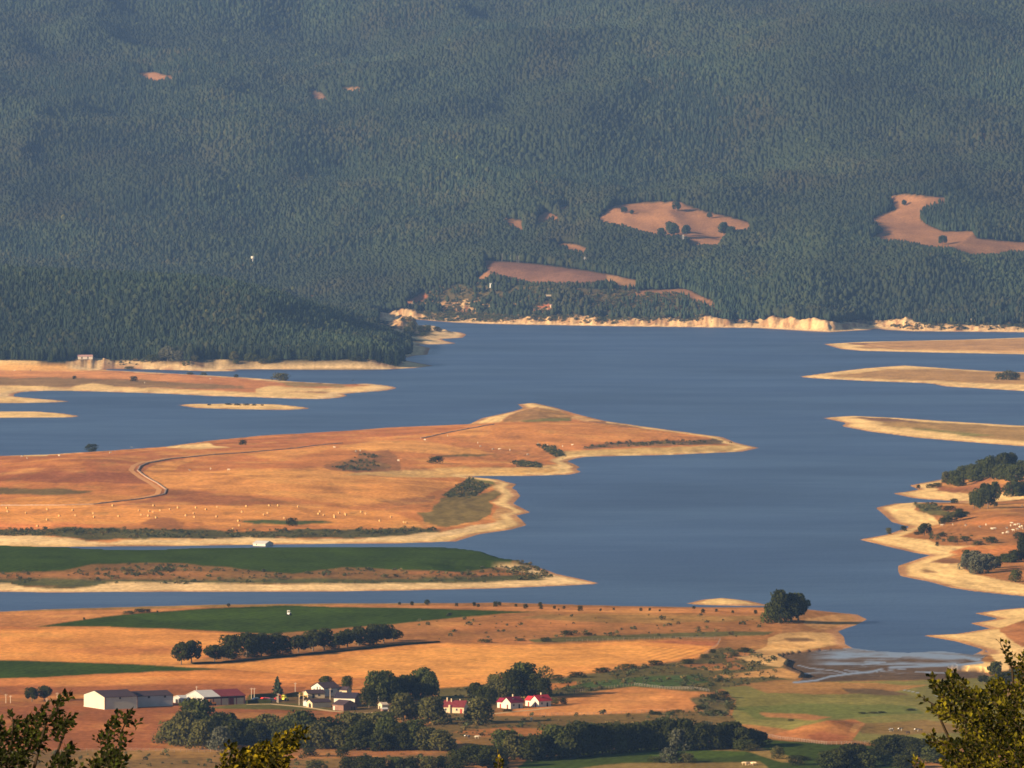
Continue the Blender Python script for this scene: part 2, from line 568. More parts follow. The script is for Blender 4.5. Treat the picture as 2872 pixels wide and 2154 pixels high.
BASE = dict(hills=FLOOR, left_bank=SAND, sand_islet=SAND, upper_bank=(196, 146, 104), middle_bank=(186, 140, 96), lower_bank=(178, 138, 94), island=(212, 134, 82),
            peninsula=GREEN, shore=(176, 116, 74), ground=(160, 110, 74), sand_spit=SAND)
# land, colour, ragged edge in pixels, outline
Z = []
zz = lambda land, col, jit, *pts: Z.append((land, col, jit, pts))
# --- near fields
zz('ground', (150, 118, 76), 3, (-500, 1712), (386, 1698), (960, 1688), (1414, 1688), (1200, 1694), (700, 1702), (386, 1712), (-500, 1724))
zz('ground', (204, 134, 88), 3, (-500, 1724), (386, 1708), (700, 1699), (960, 1695), (1920, 1705), (2160, 1706), (2160, 1722), (1510, 1716), (960, 1703), (591, 1706), (345, 1724), (115, 1757), (-500, 1762))
zz('ground', STUB3, 4, (-500, 1760), (115, 1757), (227, 1757), (760, 1778), (800, 1790), (520, 1862), (480, 1868), (300, 1862), (-500, 1848))
zz('ground', STUB, 3, (-500, 1772), (150, 1764), (440, 1766), (740, 1782), (520, 1860), (300, 1858), (-500, 1840))
zz('ground', STUB2, 6, (250, 1815), (480, 1808), (620, 1815), (560, 1835), (380, 1838), (150, 1830))
zz('ground', (196, 122, 80), 6, (360, 1822), (460, 1818), (470, 1826), (380, 1829))
zz('ground', GREEN, 1, (100, 1758), (236, 1738), (345, 1723), (500, 1712), (591, 1705), (800, 1697), (960, 1702), (1200, 1706), (1420, 1713), (1515, 1716), (1400, 1722), (1230, 1737), (1090, 1752), (960, 1762), (880, 1769), (750, 1778), (650, 1772), (440, 1762), (227, 1757))
zz('ground', (68, 86, 30), 2, (345, 1726), (591, 1709), (800, 1703), (960, 1708), (1000, 1716), (700, 1735), (450, 1742))
zz('ground', (170, 114, 74), 3, (880, 1771), (1090, 1753), (1230, 1738), (1400, 1723), (1515, 1717), (2190, 1722), (2190, 1795), (1900, 1795), (1600, 1802), (1300, 1805), (1120, 1796), (1040, 1800))
zz('ground', (150, 112, 72), 5, (1540, 1722), (2150, 1728), (2140, 1740), (1800, 1750), (1600, 1742), (1450, 1735))
zz('ground', (182, 118, 76), 5, (1200, 1748), (1500, 1738), (1700, 1755), (1500, 1770), (1250, 1768))
zz('ground', (104, 96, 62), 3, (1440, 1798), (1560, 1788), (1780, 1778), (2000, 1772), (2170, 1770), (2140, 1782), (1900, 1788), (1700, 1796), (1520, 1803))
zz('ground', (196, 126, 80), 3, (1340, 1790), (1480, 1793), (1500, 1806), (1380, 1806), (1300, 1800))
zz('ground', STUB, 1, (470, 1868), (620, 1862), (760, 1850), (1000, 1826), (1130, 1812), (1250, 1803), (1400, 1807), (1520, 1808), (1720, 1800), (1880, 1795), (2021, 1797), (2010, 1812), (1960, 1845), (1900, 1853), (1700, 1880), (1560, 1900), (1450, 1915), (1230, 1930), (1210, 1925), (1050, 1905), (800, 1890), (620, 1875))
zz('ground', (242, 164, 94), 4, (1000, 1838), (1250, 1815), (1520, 1816), (1760, 1810), (1980, 1826), (1880, 1850), (1500, 1880), (1250, 1905), (1060, 1890), (900, 1868))
zz('ground', (186, 112, 78), 1, (1790, 1800), (1880, 1795), (2021, 1797), (2005, 1813), (1900, 1806), (1850, 1803))
zz('ground', GREEN, 1, (-500, 1846), (0, 1851), (150, 1855), (360, 1862), (500, 1870), (640, 1877), (500, 1883), (300, 1890), (100, 1902), (-500, 1910))
zz('ground', STUB3, 3, (-500, 1910), (100, 1902), (300, 1890), (640, 1877), (800, 1890), (1050, 1905), (1210, 1930), (1050, 1942), (900, 1955), (-500, 1962))
zz('ground', (222, 140, 82), 4, (400, 1888), (640, 1880), (900, 1898), (1040, 1910), (1000, 1920), (700, 1910), (450, 1902), (200, 1908), (60, 1912))
zz('ground', BROWN, 4, (-500, 1924), (300, 1922), (600, 1918), (860, 1926), (840, 1948), (400, 1950), (-500, 1950))
zz('ground', BROWN, 2, (-500, 1958), (400, 1960), (700, 1966), (1000, 1982), (960, 2070), (480, 2084), (450, 2112), (-500, 2112))
zz('ground', (178, 108, 74), 6, (-500, 2010), (200, 2022), (420, 2032), (400, 2046), (100, 2048), (-500, 2042))
zz('ground', (146, 92, 66), 4, (500, 1990), (900, 1998), (960, 2040), (700, 2040))
zz('ground', (104, 98, 60), 2, (690, 1972), (760, 1966), (960, 1976), (1000, 1996), (860, 1992), (560, 1986))
zz('ground', (116, 92, 66), 2, (690, 1950), (850, 1945), (1300, 1955), (1400, 1975), (1380, 2005), (1000, 2002), (860, 1975), (690, 1968))
zz('ground', (128, 98, 66), 3, (-500, 2106), (430, 2104), (960, 2112), (1330, 2112), (1330, 2260), (-500, 2260))
zz('ground', (168, 108, 74), 5, (640, 2118), (900, 2112), (1150, 2106), (1250, 2116), (900, 2128), (700, 2140))
zz('ground', (118, 94, 62), 3, (1230, 2000), (1400, 2008), (1960, 1996), (2060, 2010), (2080, 2060), (1600, 2070), (1300, 2080), (1180, 2060))
zz('ground', (176, 114, 72), 4, (1272, 2052), (1420, 2040), (1560, 2046), (1520, 2064), (1350, 2070))
zz('ground', (140, 104, 66), 4, (1272, 2068), (1520, 2066), (1440, 2088), (1300, 2092))
zz('ground', (104, 92, 62), 4, (1230, 1932), (1450, 1917), (1560, 1903), (1700, 1883), (1900, 1856), (1965, 1846), (2020, 1815), (2130, 1830), (2180, 1850), (2240, 1905), (2100, 1915), (1990, 1942), (1780, 1926), (1570, 1952), (1330, 1985), (1240, 1975))
zz('ground', (196, 124, 74), 3, (1520, 1920), (1620, 1912), (1640, 1924), (1540, 1936))
zz('ground', (78, 92, 56), 3, (1560, 1932), (1660, 1912), (1800, 1898), (1960, 1890), (1990, 1914), (1880, 1928), (1700, 1928))
zz('ground', (168, 112, 76), 4, (2030, 1832), (2100, 1826), (2110, 1846), (2040, 1856))
zz('ground', (170, 112, 76), 4, (1900, 1862), (2060, 1858), (2100, 1874), (2000, 1882))
zz('ground', (206, 134, 86), 1, (1380, 2006), (1460, 1986), (1570, 1965), (1680, 1938), (1780, 1926), (1900, 1938), (1998, 1942), (1930, 1957), (1960, 1983), (1900, 1992), (1700, 2003), (1500, 2009))
zz('ground', (214, 142, 90), 5, (1650, 1952), (1800, 1940), (1900, 1955), (1850, 1978), (1650, 1985))
zz('ground', (110, 96, 70), 3, (1935, 1958), (2010, 1948), (2060, 1965), (2040, 2010), (1990, 2012), (1960, 1985))
zz('ground', OLIVE, 4, (2020, 1930), (2240, 1908), (2430, 1912), (2760, 1900), (3400, 1900), (3400, 2085), (2450, 2085), (2150, 2035), (2060, 2030), (2060, 1965))
zz('ground', (112, 114, 66), 5, (2060, 1985), (2300, 1972), (2560, 1980), (2600, 2000), (2400, 2014), (2120, 2018))
zz('ground', (168, 122, 80), 4, (2080, 1918), (2240, 1910), (2430, 1916), (2600, 1922), (2500, 1942), (2300, 1948), (2150, 1944))
zz('ground', (176, 120, 82), 4, (2130, 2000), (2250, 2004), (2330, 2010), (2290, 2020), (2150, 2012))
zz('ground', (110, 88, 70), 3, (2360, 1930), (2480, 1934), (2560, 1950), (2480, 1952), (2380, 1944))
zz('ground', (142, 112, 74), 5, (2400, 2030), (2600, 2020), (2800, 2050), (2560, 2060), (2420, 2060))
zz('ground', GREEN2, 2, (1330, 2260), (1480, 2130), (1650, 2108), (1900, 2088), (2140, 2072), (2320, 2086), (2450, 2092), (2560, 2100), (2540, 2260))
zz('ground', (84, 100, 42), 4, (1760, 2112), (1960, 2100), (2100, 2104), (2090, 2120), (1900, 2128))
zz('ground', (150, 120, 76), 3, (1920, 2098), (2120, 2094), (2190, 2112), (2260, 2140), (2190, 2138), (2100, 2108))
zz('ground', (138, 112, 72), 8, (1580, 2160), (1700, 2146), (1820, 2138), (1950, 2136), (2140, 2140), (2200, 2190), (1560, 2190))
zz('ground', (180, 114, 76), 5, (2150, 2064), (2240, 2042), (2320, 2022), (2400, 2018), (2425, 2034), (2405, 2060), (2390, 2086), (2320, 2087), (2250, 2078), (2190, 2072))
zz('ground', (166, 100, 72), 7, (2260, 2062), (2320, 2052), (2390, 2066), (2340, 2080), (2280, 2074))
zz('ground', (214, 150, 100), 5, (2395, 2030), (2422, 2032), (2400, 2056), (2385, 2050))
zz('ground', MUDC, 2, *MUD)
zz('ground', TAN, 3, (2185, 1776), (2250, 1770), (2348, 1775), (2367, 1788), (2362, 1806), (2300, 1818), (2180, 1834), (2110, 1832), (2150, 1812), (2160, 1790))
zz('ground', (232, 178, 126), 3, (2170, 1800), (2300, 1798), (2340, 1806), (2260, 1820), (2150, 1826))
zz('ground', (120, 92, 70), 3, (2200, 1790), (2260, 1788), (2290, 1796), (2220, 1800))
zz('ground', TAN, 3, (2060, 1842), (2180, 1834), (2212, 1852), (2190, 1872), (2100, 1858))
zz('ground', (200, 146, 98), 3, (2120, 1882), (2200, 1874), (2255, 1898), (2230, 1904), (2150, 1898), (1990, 1902), (2020, 1892))
zz('ground', (196, 144, 100), 2, (2260, 1735), (2350, 1722), (2403, 1724), (2432, 1737), (2403, 1753), (2348, 1770), (2290, 1765), (2255, 1750))
zz('ground', SAND, 2, (2582, 1782), (2685, 1776), (2780, 1762), (2872, 1770), (3300, 1760), (3300, 1860), (2872, 1870), (2800, 1860), (2780, 1838), (2685, 1801))
zz('ground', SAND, 2, (2719, 1748), (2770, 1740), (2798, 1735), (2730, 1720), (2800, 1709), (2872, 1702), (3300, 1690), (3300, 1740), (2872, 1748), (2790, 1764))
zz('ground', SAND, 1, (2657, 1878), (2744, 1856), (2830, 1858), (2830, 1880), (2750, 1884))
zz('ground', (188, 122, 84), 4, (2800, 1765), (2880, 1735), (3300, 1730), (3300, 1830), (2872, 1815), (2830, 1790))
zz('ground', (150, 112, 74), 4, (2790, 1885), (2900, 1880), (3300, 1880), (3300, 1960), (2800, 1950))
# --- green peninsula
zz('peninsula', (136, 98, 66), 3, (-500, 1608), (0, 1606), (170, 1602), (260, 1583), (380, 1578), (500, 1580), (640, 1591), (740, 1604), (820, 1609), (900, 1600), (960, 1592), (1100, 1597), (1300, 1604), (1400, 1590), (1440, 1572), (1520, 1592), (1600, 1625), (1500, 1640), (-500, 1652))
zz('peninsula', (168, 110, 72), 4, (1100, 1600), (1300, 1606), (1500, 1608), (1400, 1616), (1150, 1610))
zz('peninsula', (160, 108, 72), 4, (-500, 1612), (160, 1606), (420, 1600), (640, 1606), (560, 1616), (200, 1620), (-500, 1622))
zz('peninsula', SCRUB, 4, (-500, 1628), (150, 1624), (420, 1626), (800, 1622), (1100, 1624), (1480, 1612), (1560, 1622), (1480, 1640), (1000, 1640), (700, 1636), (300, 1646), (-500, 1640))
zz('peninsula', PALE, 4, (-500, 1642), (30, 1636), (70, 1648), (200, 1652), (330, 1632), (520, 1634), (800, 1640), (1000, 1636), (1300, 1634), (1480, 1628), (1600, 1622), (1690, 1634), (1600, 1645), (1142, 1660), (-500, 1670))
zz('peninsula', (216, 160, 116), 2, (1500, 1588), (1560, 1609), (1600, 1620), (1570, 1622), (1530, 1604))
# --- the big island
I = 'island'
zz(I, (184, 112, 74), 6, (-500, 1284), (200, 1276), (460, 1262), (560, 1262), (500, 1300), (380, 1320), (-500, 1328))
zz(I, (206, 130, 80), 6, (-500, 1300), (120, 1292), (260, 1290), (240, 1302), (-500, 1316))
zz(I, (162, 96, 68), 4, (-500, 1324), (120, 1318), (372, 1324), (412, 1342), (440, 1360), (300, 1356), (-500, 1350))
zz(I, (196, 122, 76), 5, (-500, 1350), (300, 1352), (420, 1366), (300, 1372), (-500, 1364))
zz(I, (122, 98, 66), 5, (-500, 1370), (150, 1370), (280, 1378), (240, 1388), (-500, 1392))
zz(I, (226, 150, 88), 1, (-20, 1417), (60, 1395), (200, 1386), (450, 1389), (378, 1402), (200, 1417))
zz(I, STUB, 1, (-500, 1420), (250, 1419), (440, 1416), (600, 1417), (820, 1419), (960, 1425), (1110, 1440), (1170, 1462), (1190, 1482), (1000, 1478), (860, 1470), (620, 1484), (560, 1465), (250, 1468), (-500, 1480))
zz(I, (226, 136, 86), 5, (-500, 1462), (140, 1462), (270, 1472), (280, 1486), (-500, 1488))
zz(I, (170, 106, 72), 3, (398, 1402), (470, 1378), (560, 1378), (700, 1392), (860, 1415), (600, 1416), (430, 1416), (300, 1416))
zz(I, (232, 155, 92), 3, (432, 1300), (480, 1292), (700, 1275), (900, 1252), (960, 1250), (900, 1268), (760, 1300), (900, 1310), (1060, 1322), (1200, 1345), (1275, 1350), (1260, 1366), (1180, 1402), (1000, 1418), (870, 1404), (640, 1378), (470, 1370), (420, 1338), (400, 1318))
zz(I, (206, 128, 80), 5, (560, 1288), (700, 1280), (900, 1300), (880, 1312), (640, 1318), (470, 1320))
zz(I, (238, 164, 98), 5, (640, 1328), (800, 1315), (960, 1322), (1060, 1335), (1000, 1350), (760, 1352))
zz(I, (190, 116, 76), 5, (586, 1236), (738, 1222), (960, 1210), (1310, 1192), (1250, 1208), (960, 1238), (700, 1262), (480, 1280), (470, 1262))
zz(I, (222, 144, 86), 4, (1200, 1212), (1400, 1190), (1620, 1185), (1880, 1208), (2027, 1224), (2040, 1236), (1880, 1228), (1700, 1238), (1560, 1248), (1400, 1238), (1280, 1226))
zz(I, (238, 164, 98), 4, (960, 1246), (1060, 1232), (1200, 1240), (1330, 1260), (1390, 1275), (1300, 1278), (1130, 1270), (960, 1262))
zz(I, (120, 100, 66), 4, (1240, 1280), (1330, 1276), (1390, 1278), (1350, 1284), (1260, 1284))
zz(I, (214, 138, 86), 4, (1360, 1242), (1480, 1246), (1540, 1272), (1500, 1286), (1400, 1274))
zz(I, (172, 114, 78), 7, (940, 1292), (1000, 1266), (1090, 1270), (1130, 1296), (1110, 1318), (1000, 1328), (900, 1316))
zz(I, (130, 96, 70), 5, (960, 1296), (1000, 1282), (1040, 1290), (1080, 1300), (1060, 1316), (990, 1322), (950, 1314))
zz(I, SCRUB, 3, (1262, 1378), (1290, 1354), (1320, 1342), (1350, 1356), (1372, 1362), (1344, 1384), (1320, 1398), (1270, 1400), (1250, 1392))
zz(I, SCRUB, 3, (1436, 1296), (1460, 1290), (1530, 1304), (1516, 1312), (1450, 1310))
zz(I, SCRUB, 3, (1500, 1248), (1550, 1250), (1585, 1272), (1590, 1290), (1560, 1285), (1530, 1265))
zz(I, OLIVE, 4, (1320, 1338), (1394, 1346), (1400, 1360), (1372, 1362), (1340, 1352))
zz(I, (138, 114, 72), 5, (1170, 1440), (1250, 1402), (1330, 1390), (1390, 1372), (1390, 1412), (1370, 1440), (1330, 1462), (1250, 1478), (1190, 1470))
zz(I, (174, 116, 78), 5, (1060, 1402), (1180, 1396), (1240, 1396), (1210, 1412), (1120, 1420))
zz(I, (92, 86, 60), 5, (-500, 1490), (120, 1486), (200, 1480), (400, 1484), (560, 1486), (700, 1494), (900, 1484), (1060, 1482), (1180, 1480), (1235, 1486), (1210, 1496), (1000, 1510), (700, 1512), (400, 1512), (260, 1516), (160, 1502), (-500, 1508))
zz(I, (168, 108, 72), 12, (390, 1466), (450, 1454), (540, 1466), (500, 1482), (420, 1480))
zz(I, (86, 92, 56), 4, (676, 1463), (860, 1460), (940, 1466), (800, 1472), (690, 1470))
zz(I, PALE, 4, (-500, 1510), (100, 1502), (190, 1507), (260, 1519), (330, 1522), (400, 1511), (560, 1514), (700, 1509), (860, 1514), (1000, 1511), (1100, 1502), (1230, 1492), (1300, 1480), (1400, 1464), (1482, 1470), (1440, 1488), (1333, 1502), (1278, 1522), (960, 1530), (-500, 1540))
zz(I, (212, 158, 110), 4, (1390, 1348), (1455, 1356), (1440, 1371), (1465, 1391), (1442, 1412), (1495, 1437), (1449, 1448), (1482, 1473), (1420, 1482), (1370, 1452), (1400, 1420), (1392, 1384), (1374, 1366))
zz(I, (228, 178, 122), 4, (940, 1330), (1100, 1318), (1300, 1312), (1420, 1314), (1500, 1312), (1590, 1294), (1650, 1281), (1640, 1324), (1471, 1340), (1100, 1338))
zz(I, (214, 172, 120), 3, (1580, 1262), (1700, 1262), (1900, 1252), (2050, 1247), (2135, 1256), (2081, 1269), (1878, 1280), (1600, 1292), (1575, 1280))
zz(I, (110, 88, 72), 3, (1632, 1252), (1760, 1238), (1900, 1234), (2010, 1232), (2030, 1222), (2064, 1242), (1990, 1246), (1880, 1248), (1700, 1256), (1640, 1258))  # dark band under the low cliff: rock colour with its shadow painted in
zz(I, (168, 120, 86), 5, (1690, 1250), (1780, 1243), (1860, 1241), (1930, 1242), (1860, 1248), (1720, 1254))
zz(I, (168, 124, 84), 2, (1400, 1183), (1425, 1166), (1470, 1150), (1500, 1143), (1555, 1148), (1618, 1166), (1600, 1178), (1500, 1184))
zz(I, (130, 118, 74), 4, (1450, 1180), (1520, 1172), (1600, 1172), (1590, 1180), (1500, 1184))
zz(I, (140, 100, 80), 3, (1620, 1180), (1700, 1182), (1880, 1204), (1860, 1210), (1700, 1192))
zz(I, SAND, 1, (1312, 1190), (1351, 1172), (1429, 1154), (1468, 1143), (1450, 1131), (1498, 1129), (1560, 1141), (1625, 1160), (1560, 1150), (1500, 1142), (1470, 1149), (1425, 1165), (1398, 1184))
zz(I, (226, 172, 122), 2, (1615, 1162), (1698, 1181), (1640, 1181), (1600, 1174))
zz(I, SAND, 2, (460, 1250), (586, 1240), (600, 1250), (650, 1256), (560, 1260), (470, 1258))
zz(I, SAND, 2, (60, 1276), (140, 1272), (130, 1279), (70, 1280))
# --- low banks beyond
zz('hills', (204, 132, 88), 4, (-500, 1026), (200, 1026), (282, 1034), (480, 1046), (680, 1058), (827, 1071), (960, 1078), (1060, 1080), (960, 1104), (-500, 1104))
zz('hills', (226, 150, 100), 3, (-500, 1036), (240, 1040), (480, 1052), (560, 1062), (470, 1068), (250, 1058), (-500, 1052))
zz('hills', (152, 116, 84), 5, (-500, 1055), (200, 1060), (400, 1066), (640, 1080), (720, 1090), (480, 1090), (300, 1086), (-500, 1080))
zz('hills', (158, 126, 88), 5, (760, 1066), (960, 1078), (980, 1084), (830, 1084))
zz('hills', SAND, 2, (-500, 1088), (60, 1082), (120, 1083), (190, 1088), (260, 1074), (330, 1086), (480, 1090), (640, 1098), (720, 1102), (720, 1090), (760, 1082), (900, 1090), (1000, 1084), (1064, 1080), (1116, 1088), (1081, 1098), (903, 1122), (588, 1114), (325, 1102), (65, 1101), (41, 1106), (52, 1113), (195, 1126), (152, 1131), (-500, 1134))
zz('hills', (172, 124, 92), 3, (780, 1098), (900, 1098), (970, 1104), (860, 1103))
zz('hills', SAND, 3, (-500, 1008), (60, 1008), (160, 1020), (205, 1018), (212, 1004), (255, 1004), (262, 1014), (290, 1008), (310, 1022), (340, 1014), (380, 1008), (420, 1016), (480, 1021), (560, 1018), (600, 1014), (660, 1020), (740, 1022), (800, 1014), (860, 1012), (960, 1012), (1130, 1011), (1220, 1026), (1090, 1040), (700, 1042), (282, 1040), (-500, 1036))
zz('hills', (242, 176, 112), 2, (-500, 1020), (180, 1026), (282, 1034), (200, 1040), (-500, 1036))
for nm, pts in (('upper_bank', ((2360, 966), (2872, 950), (3400, 944), (3400, 985), (2872, 980), (2500, 976))), ('middle_bank', ((2420, 1040), (2560, 1036), (2872, 1048), (3400, 1050), (3400, 1074), (2872, 1076), (2600, 1072), (2433, 1062))),
                ('lower_bank', ((2330, 1174), (2520, 1176), (2872, 1197), (3400, 1214), (3400, 1262), (2872, 1230), (2600, 1212), (2450, 1196), (2370, 1188)))):
    zz(nm, BASE[nm], 3, *pts)
zz('middle_bank', SAND, 1, (2432, 1033), (2537, 1024), (2660, 1033), (2540, 1036))
zz('middle_bank', SAND, 1, (2600, 1072), (2872, 1078), (3400, 1076), (3400, 1112), (2872, 1099), (2650, 1086), (2606, 1076))
zz('lower_bank', (136, 100, 84), 2, (2300, 1172), (2389, 1164), (2520, 1171), (2660, 1180), (2872, 1192), (3400, 1208), (3400, 1222), (2700, 1188), (2480, 1182))
zz('lower_bank', (142, 130, 82), 4, (2420, 1196), (2560, 1200), (2800, 1222), (2700, 1224), (2500, 1208))
zz('lower_bank', SAND, 1, (2355, 1195), (2420, 1190), (2480, 1202), (2700, 1226), (2872, 1238), (3400, 1262), (3400, 1304), (2872, 1256), (2563, 1230), (2433, 1212))
zz('upper_bank', (226, 172, 126), 1, (2359, 980), (2500, 979), (2872, 985), (3400, 988), (3400, 1006), (2872, 998), (2415, 986))
zz('upper_bank', (150, 108, 90), 2, (2305, 966), (2415, 957), (2480, 958), (2420, 968), (2360, 974))
# --- right hand shore
S = 'shore'
zz(S, SAND, 2, (2545, 1361), (2644, 1343), (2640, 1352), (2600, 1366), (2610, 1374), (2680, 1380), (2720, 1386), (2880, 1380), (2880, 1400), (2720, 1412), (2566, 1400), (2500, 1385), (2545, 1377))
zz(S, SAND, 2, (2450, 1425), (2511, 1409), (2560, 1412), (2570, 1420), (2562, 1430), (2600, 1440), (2620, 1450), (2640, 1468), (2600, 1478), (2552, 1482), (2498, 1468))
zz(S, (112, 102, 66), 4, (2560, 1410), (2620, 1412), (2640, 1430), (2680, 1440), (2650, 1448), (2610, 1444), (2575, 1430))
zz(S, SAND, 2, (2405, 1514), (2490, 1497), (2530, 1506), (2600, 1514), (2640, 1530), (2680, 1532), (2740, 1532), (2640, 1556), (2566, 1556))
zz(S, SAND, 2, (2510, 1588), (2577, 1566), (2650, 1560), (2690, 1580), (2710, 1600), (2740, 1612), (2800, 1625), (2872, 1640), (3300, 1650), (3300, 1700), (2872, 1678), (2732, 1664), (2600, 1634), (2515, 1618))
zz(S, (166, 126, 92), 2, (2525, 1592), (2600, 1596), (2640, 1606), (2560, 1606), (2530, 1612))
zz(S, (158, 100, 72), 4, (2600, 1366), (2680, 1366), (2790, 1342), (2800, 1352), (2740, 1372), (2680, 1382), (2620, 1374))
zz(S, (214, 132, 82), 4, (2660, 1548), (2720, 1534), (2800, 1530), (3300, 1520), (3300, 1560), (2800, 1556), (2700, 1560), (2670, 1566))
zz(S, (166, 110, 74), 5, (2770, 1450), (2872, 1425), (3300, 1420), (3300, 1446), (2860, 1448))
zz(S, (204, 128, 80), 5, (2700, 1470), (2790, 1450), (3300, 1450), (3300, 1470), (2800, 1470))
zz(S, (146, 100, 74), 4, (2580, 1566), (2640, 1562), (2690, 1570), (2690, 1580), (2600, 1576))
zz('hills', (88, 76, 56), 6, (1112, 902), (1180, 820), (1240, 802), (1330, 802), (1420, 802), (1740, 814), (1900, 818), (1990, 850), (2025, 900), (1700, 914), (1264, 906))
# --- clearings on the wooded mountain side
CLEARINGS = [
    (CLEAR, ((1675, 614), (1722, 576), (1807, 568), (1905, 568), (1986, 598), (2051, 611), (2097, 624), (2112, 643), (2044, 652), (2012, 692), (1975, 690), (1921, 694), (1939, 675), (1905, 664), (1839, 664), (1800, 652), (1758, 637), (1693, 627))),
    (CLEAR, ((1502, 632), (1504, 618), (1514, 602), (1533, 592), (1569, 614), (1568, 626), (1545, 618), (1520, 630))),
    (CLEAR, ((1563, 582), (1600, 576), (1602, 590), (1572, 598))),
    (CLEAR, ((1400, 613), (1465, 619), (1470, 650), (1440, 641))),
    (CLEAR, ((1533, 696), (1550, 688), (1582, 683), (1612, 686), (1651, 699), (1634, 716), (1610, 706), (1589, 700))),
    (PLOW, ((1357, 728), (1400, 733), (1480, 739), (1560, 748), (1660, 762), (1700, 768), (1704, 790), (1660, 796), (1600, 796), (1500, 796), (1440, 785), (1400, 772), (1366, 764))),
    (CLEAR2, ((1700, 768), (1775, 785), (1797, 791), (1780, 806), (1735, 807), (1730, 796), (1702, 790))),
    (CLEAR, ((1318, 794), (1362, 762), (1380, 768), (1350, 788))),
    (CLEAR, ((1758, 819), (1905, 810), (1937, 816), (1980, 838), (2020, 862), (1979, 853), (1921, 830), (1830, 828), (1765, 826))),
    (CLEAR, ((2492, 552), (2537, 545), (2656, 556), (2649, 572), (2600, 575), (2580, 592), (2582, 615), (2600, 632), (2645, 650), (2729, 650), (2740, 668), (2800, 676), (2872, 680), (3300, 690), (3300, 720), (2872, 708), (2840, 706), (2790, 716), (2729, 720), (2666, 696), (2617, 697), (2537, 680), (2436, 672), (2478, 650), (2443, 619), (2470, 604), (2512, 590))),
    (CLEAR, ((384, 206), (430, 203), (480, 215), (495, 228), (430, 226), (395, 218))),
    ((150, 110, 84), ((955, 248), (1000, 246), (1032, 250), (1010, 258), (960, 257))),
    (RED, ((1236, 872), (1255, 856), (1275, 845), (1307, 860), (1340, 873), (1300, 876))),
    (RED, ((1110, 860), (1150, 840), (1190, 820), (1202, 836), (1160, 852))),
    (RED, ((1345, 872), (1385, 840), (1372, 868))),
    (RED, ((1480, 868), (1540, 850), (1550, 872), (1500, 880))),
    (CLEAR, ((1455, 504), (1520, 515), (1535, 522), (1490, 520))),
    ((170, 112, 88), ((800, 824), (860, 828), (950, 838), (930, 842), (840, 834))),
    ((168, 112, 86), ((2760, 370), (2770, 380), (2765, 398), (2752, 390))),
    ((150, 106, 88), ((1760, 186), (1790, 190), (1780, 196))),
    ((140, 104, 90), ((860, 255), (905, 262), (920, 280), (880, 282))),
]
for c, p in CLEARINGS:
    zz('hills', c, 2, *p)

CLR = np.zeros(GX.shape + (3,), np.float32)
for li, nm in enumerate(NAMES):
    CLR[LID == li] = alb(BASE[nm])
CLR[LID < 0] = alb(BASE['ground'])
jx = fbm(GX / 14.0, GY / 60.0, 81, 3)
jy = fbm(GX / 14.0 + 40, GY / 60.0, 91, 3)
kx = fbm(GX / 45.0, GY / 150.0, 83, 2)
ky = fbm(GX / 45.0 + 9, GY / 150.0, 93, 2)
for land, col, jit, pts in Z:
    u, v = PX + jx * jit * 3.2, PY + jy * jit * 0.9
    if land == 'island':
        u, v = u + kx * jit * 5, v + ky * jit * 1.3
    w = sum(inpoly(u + a, v + b, pts).astype(np.float32) for a, b in ((-1.2, -0.9), (1.2, -0.9), (0, 0), (-1.2, 0.9), (1.2, 0.9), (0, -1.6), (0, 1.6))) / 7.0
    m = (w > 0) & (LID == NAMES.index(land))
    if land == 'ground':
        m &= GY > 2905
    CLR[m] += (alb(col) - CLR[m]) * w[m][:, None]
# beaches follow the water line
for li, nm in enumerate(NAMES):
    w = BEACH[nm]
    m = LID == li
    edge = w * (1 + 0.7 * fbm(GX / 30.0, GY / 90.0, 101, 3))
    if nm == 'hills':
        cliff = GZ < 7.0
        edge = np.where((GY > 8490), 44.0 + 16 * fbm(GX / 12.0, GY / 60.0, 111, 3), edge)
    if nm == 'peninsula':
        edge = np.where((GY > 4440) & (PX < 1570), 1.5, edge)
    if nm == 'island':
        edge = np.where((GY > 6150) & (PX < 1700), 3.0, edge)
    t = (1 - sm(0.75, 1.15, SD / np.maximum(edge, 0.5))) * m
    if nm == 'ground':
        t = t * (~inside_px_world(GX, GY, MUD_W))
    c = PALE if nm in ('hills', 'peninsula') else SAND
    CLR += (alb(c) - CLR) * t[..., None].astype(np.float32)
# bare cliff rock where the hills break off steeply near the lake
slope = np.abs(np.gradient(GZ, axis=0) / np.gradient(GY, axis=0)) + np.abs(np.gradient(GZ, axis=1) / np.maximum(np.gradient(GX, axis=1), 1e-3))
rock = ((LID == 0) & (GY > 8490) & (SD < 130) & (SD > 0)) * sm(0.16, 0.4, slope)
rv = sm(-0.5, 0.5, fbm(GX / 5.0, GY / 60.0, 117, 3))[..., None]
CLR += ((alb((160, 118, 90)) * (1 - rv) + alb((226, 184, 146)) * rv) - CLR) * rock[..., None].astype(np.float32)
wetl = (sm(-6, -0.5, SD) * (1 - sm(3.0, 8.0, SD))) * ~inside_px_world(GX, GY, MUD_W) * (GY > 3200)
CLR += (alb(WETS) - CLR) * (0.85 * wetl)[..., None].astype(np.float32)
CLR[SD < -6] = alb((120, 100, 80))
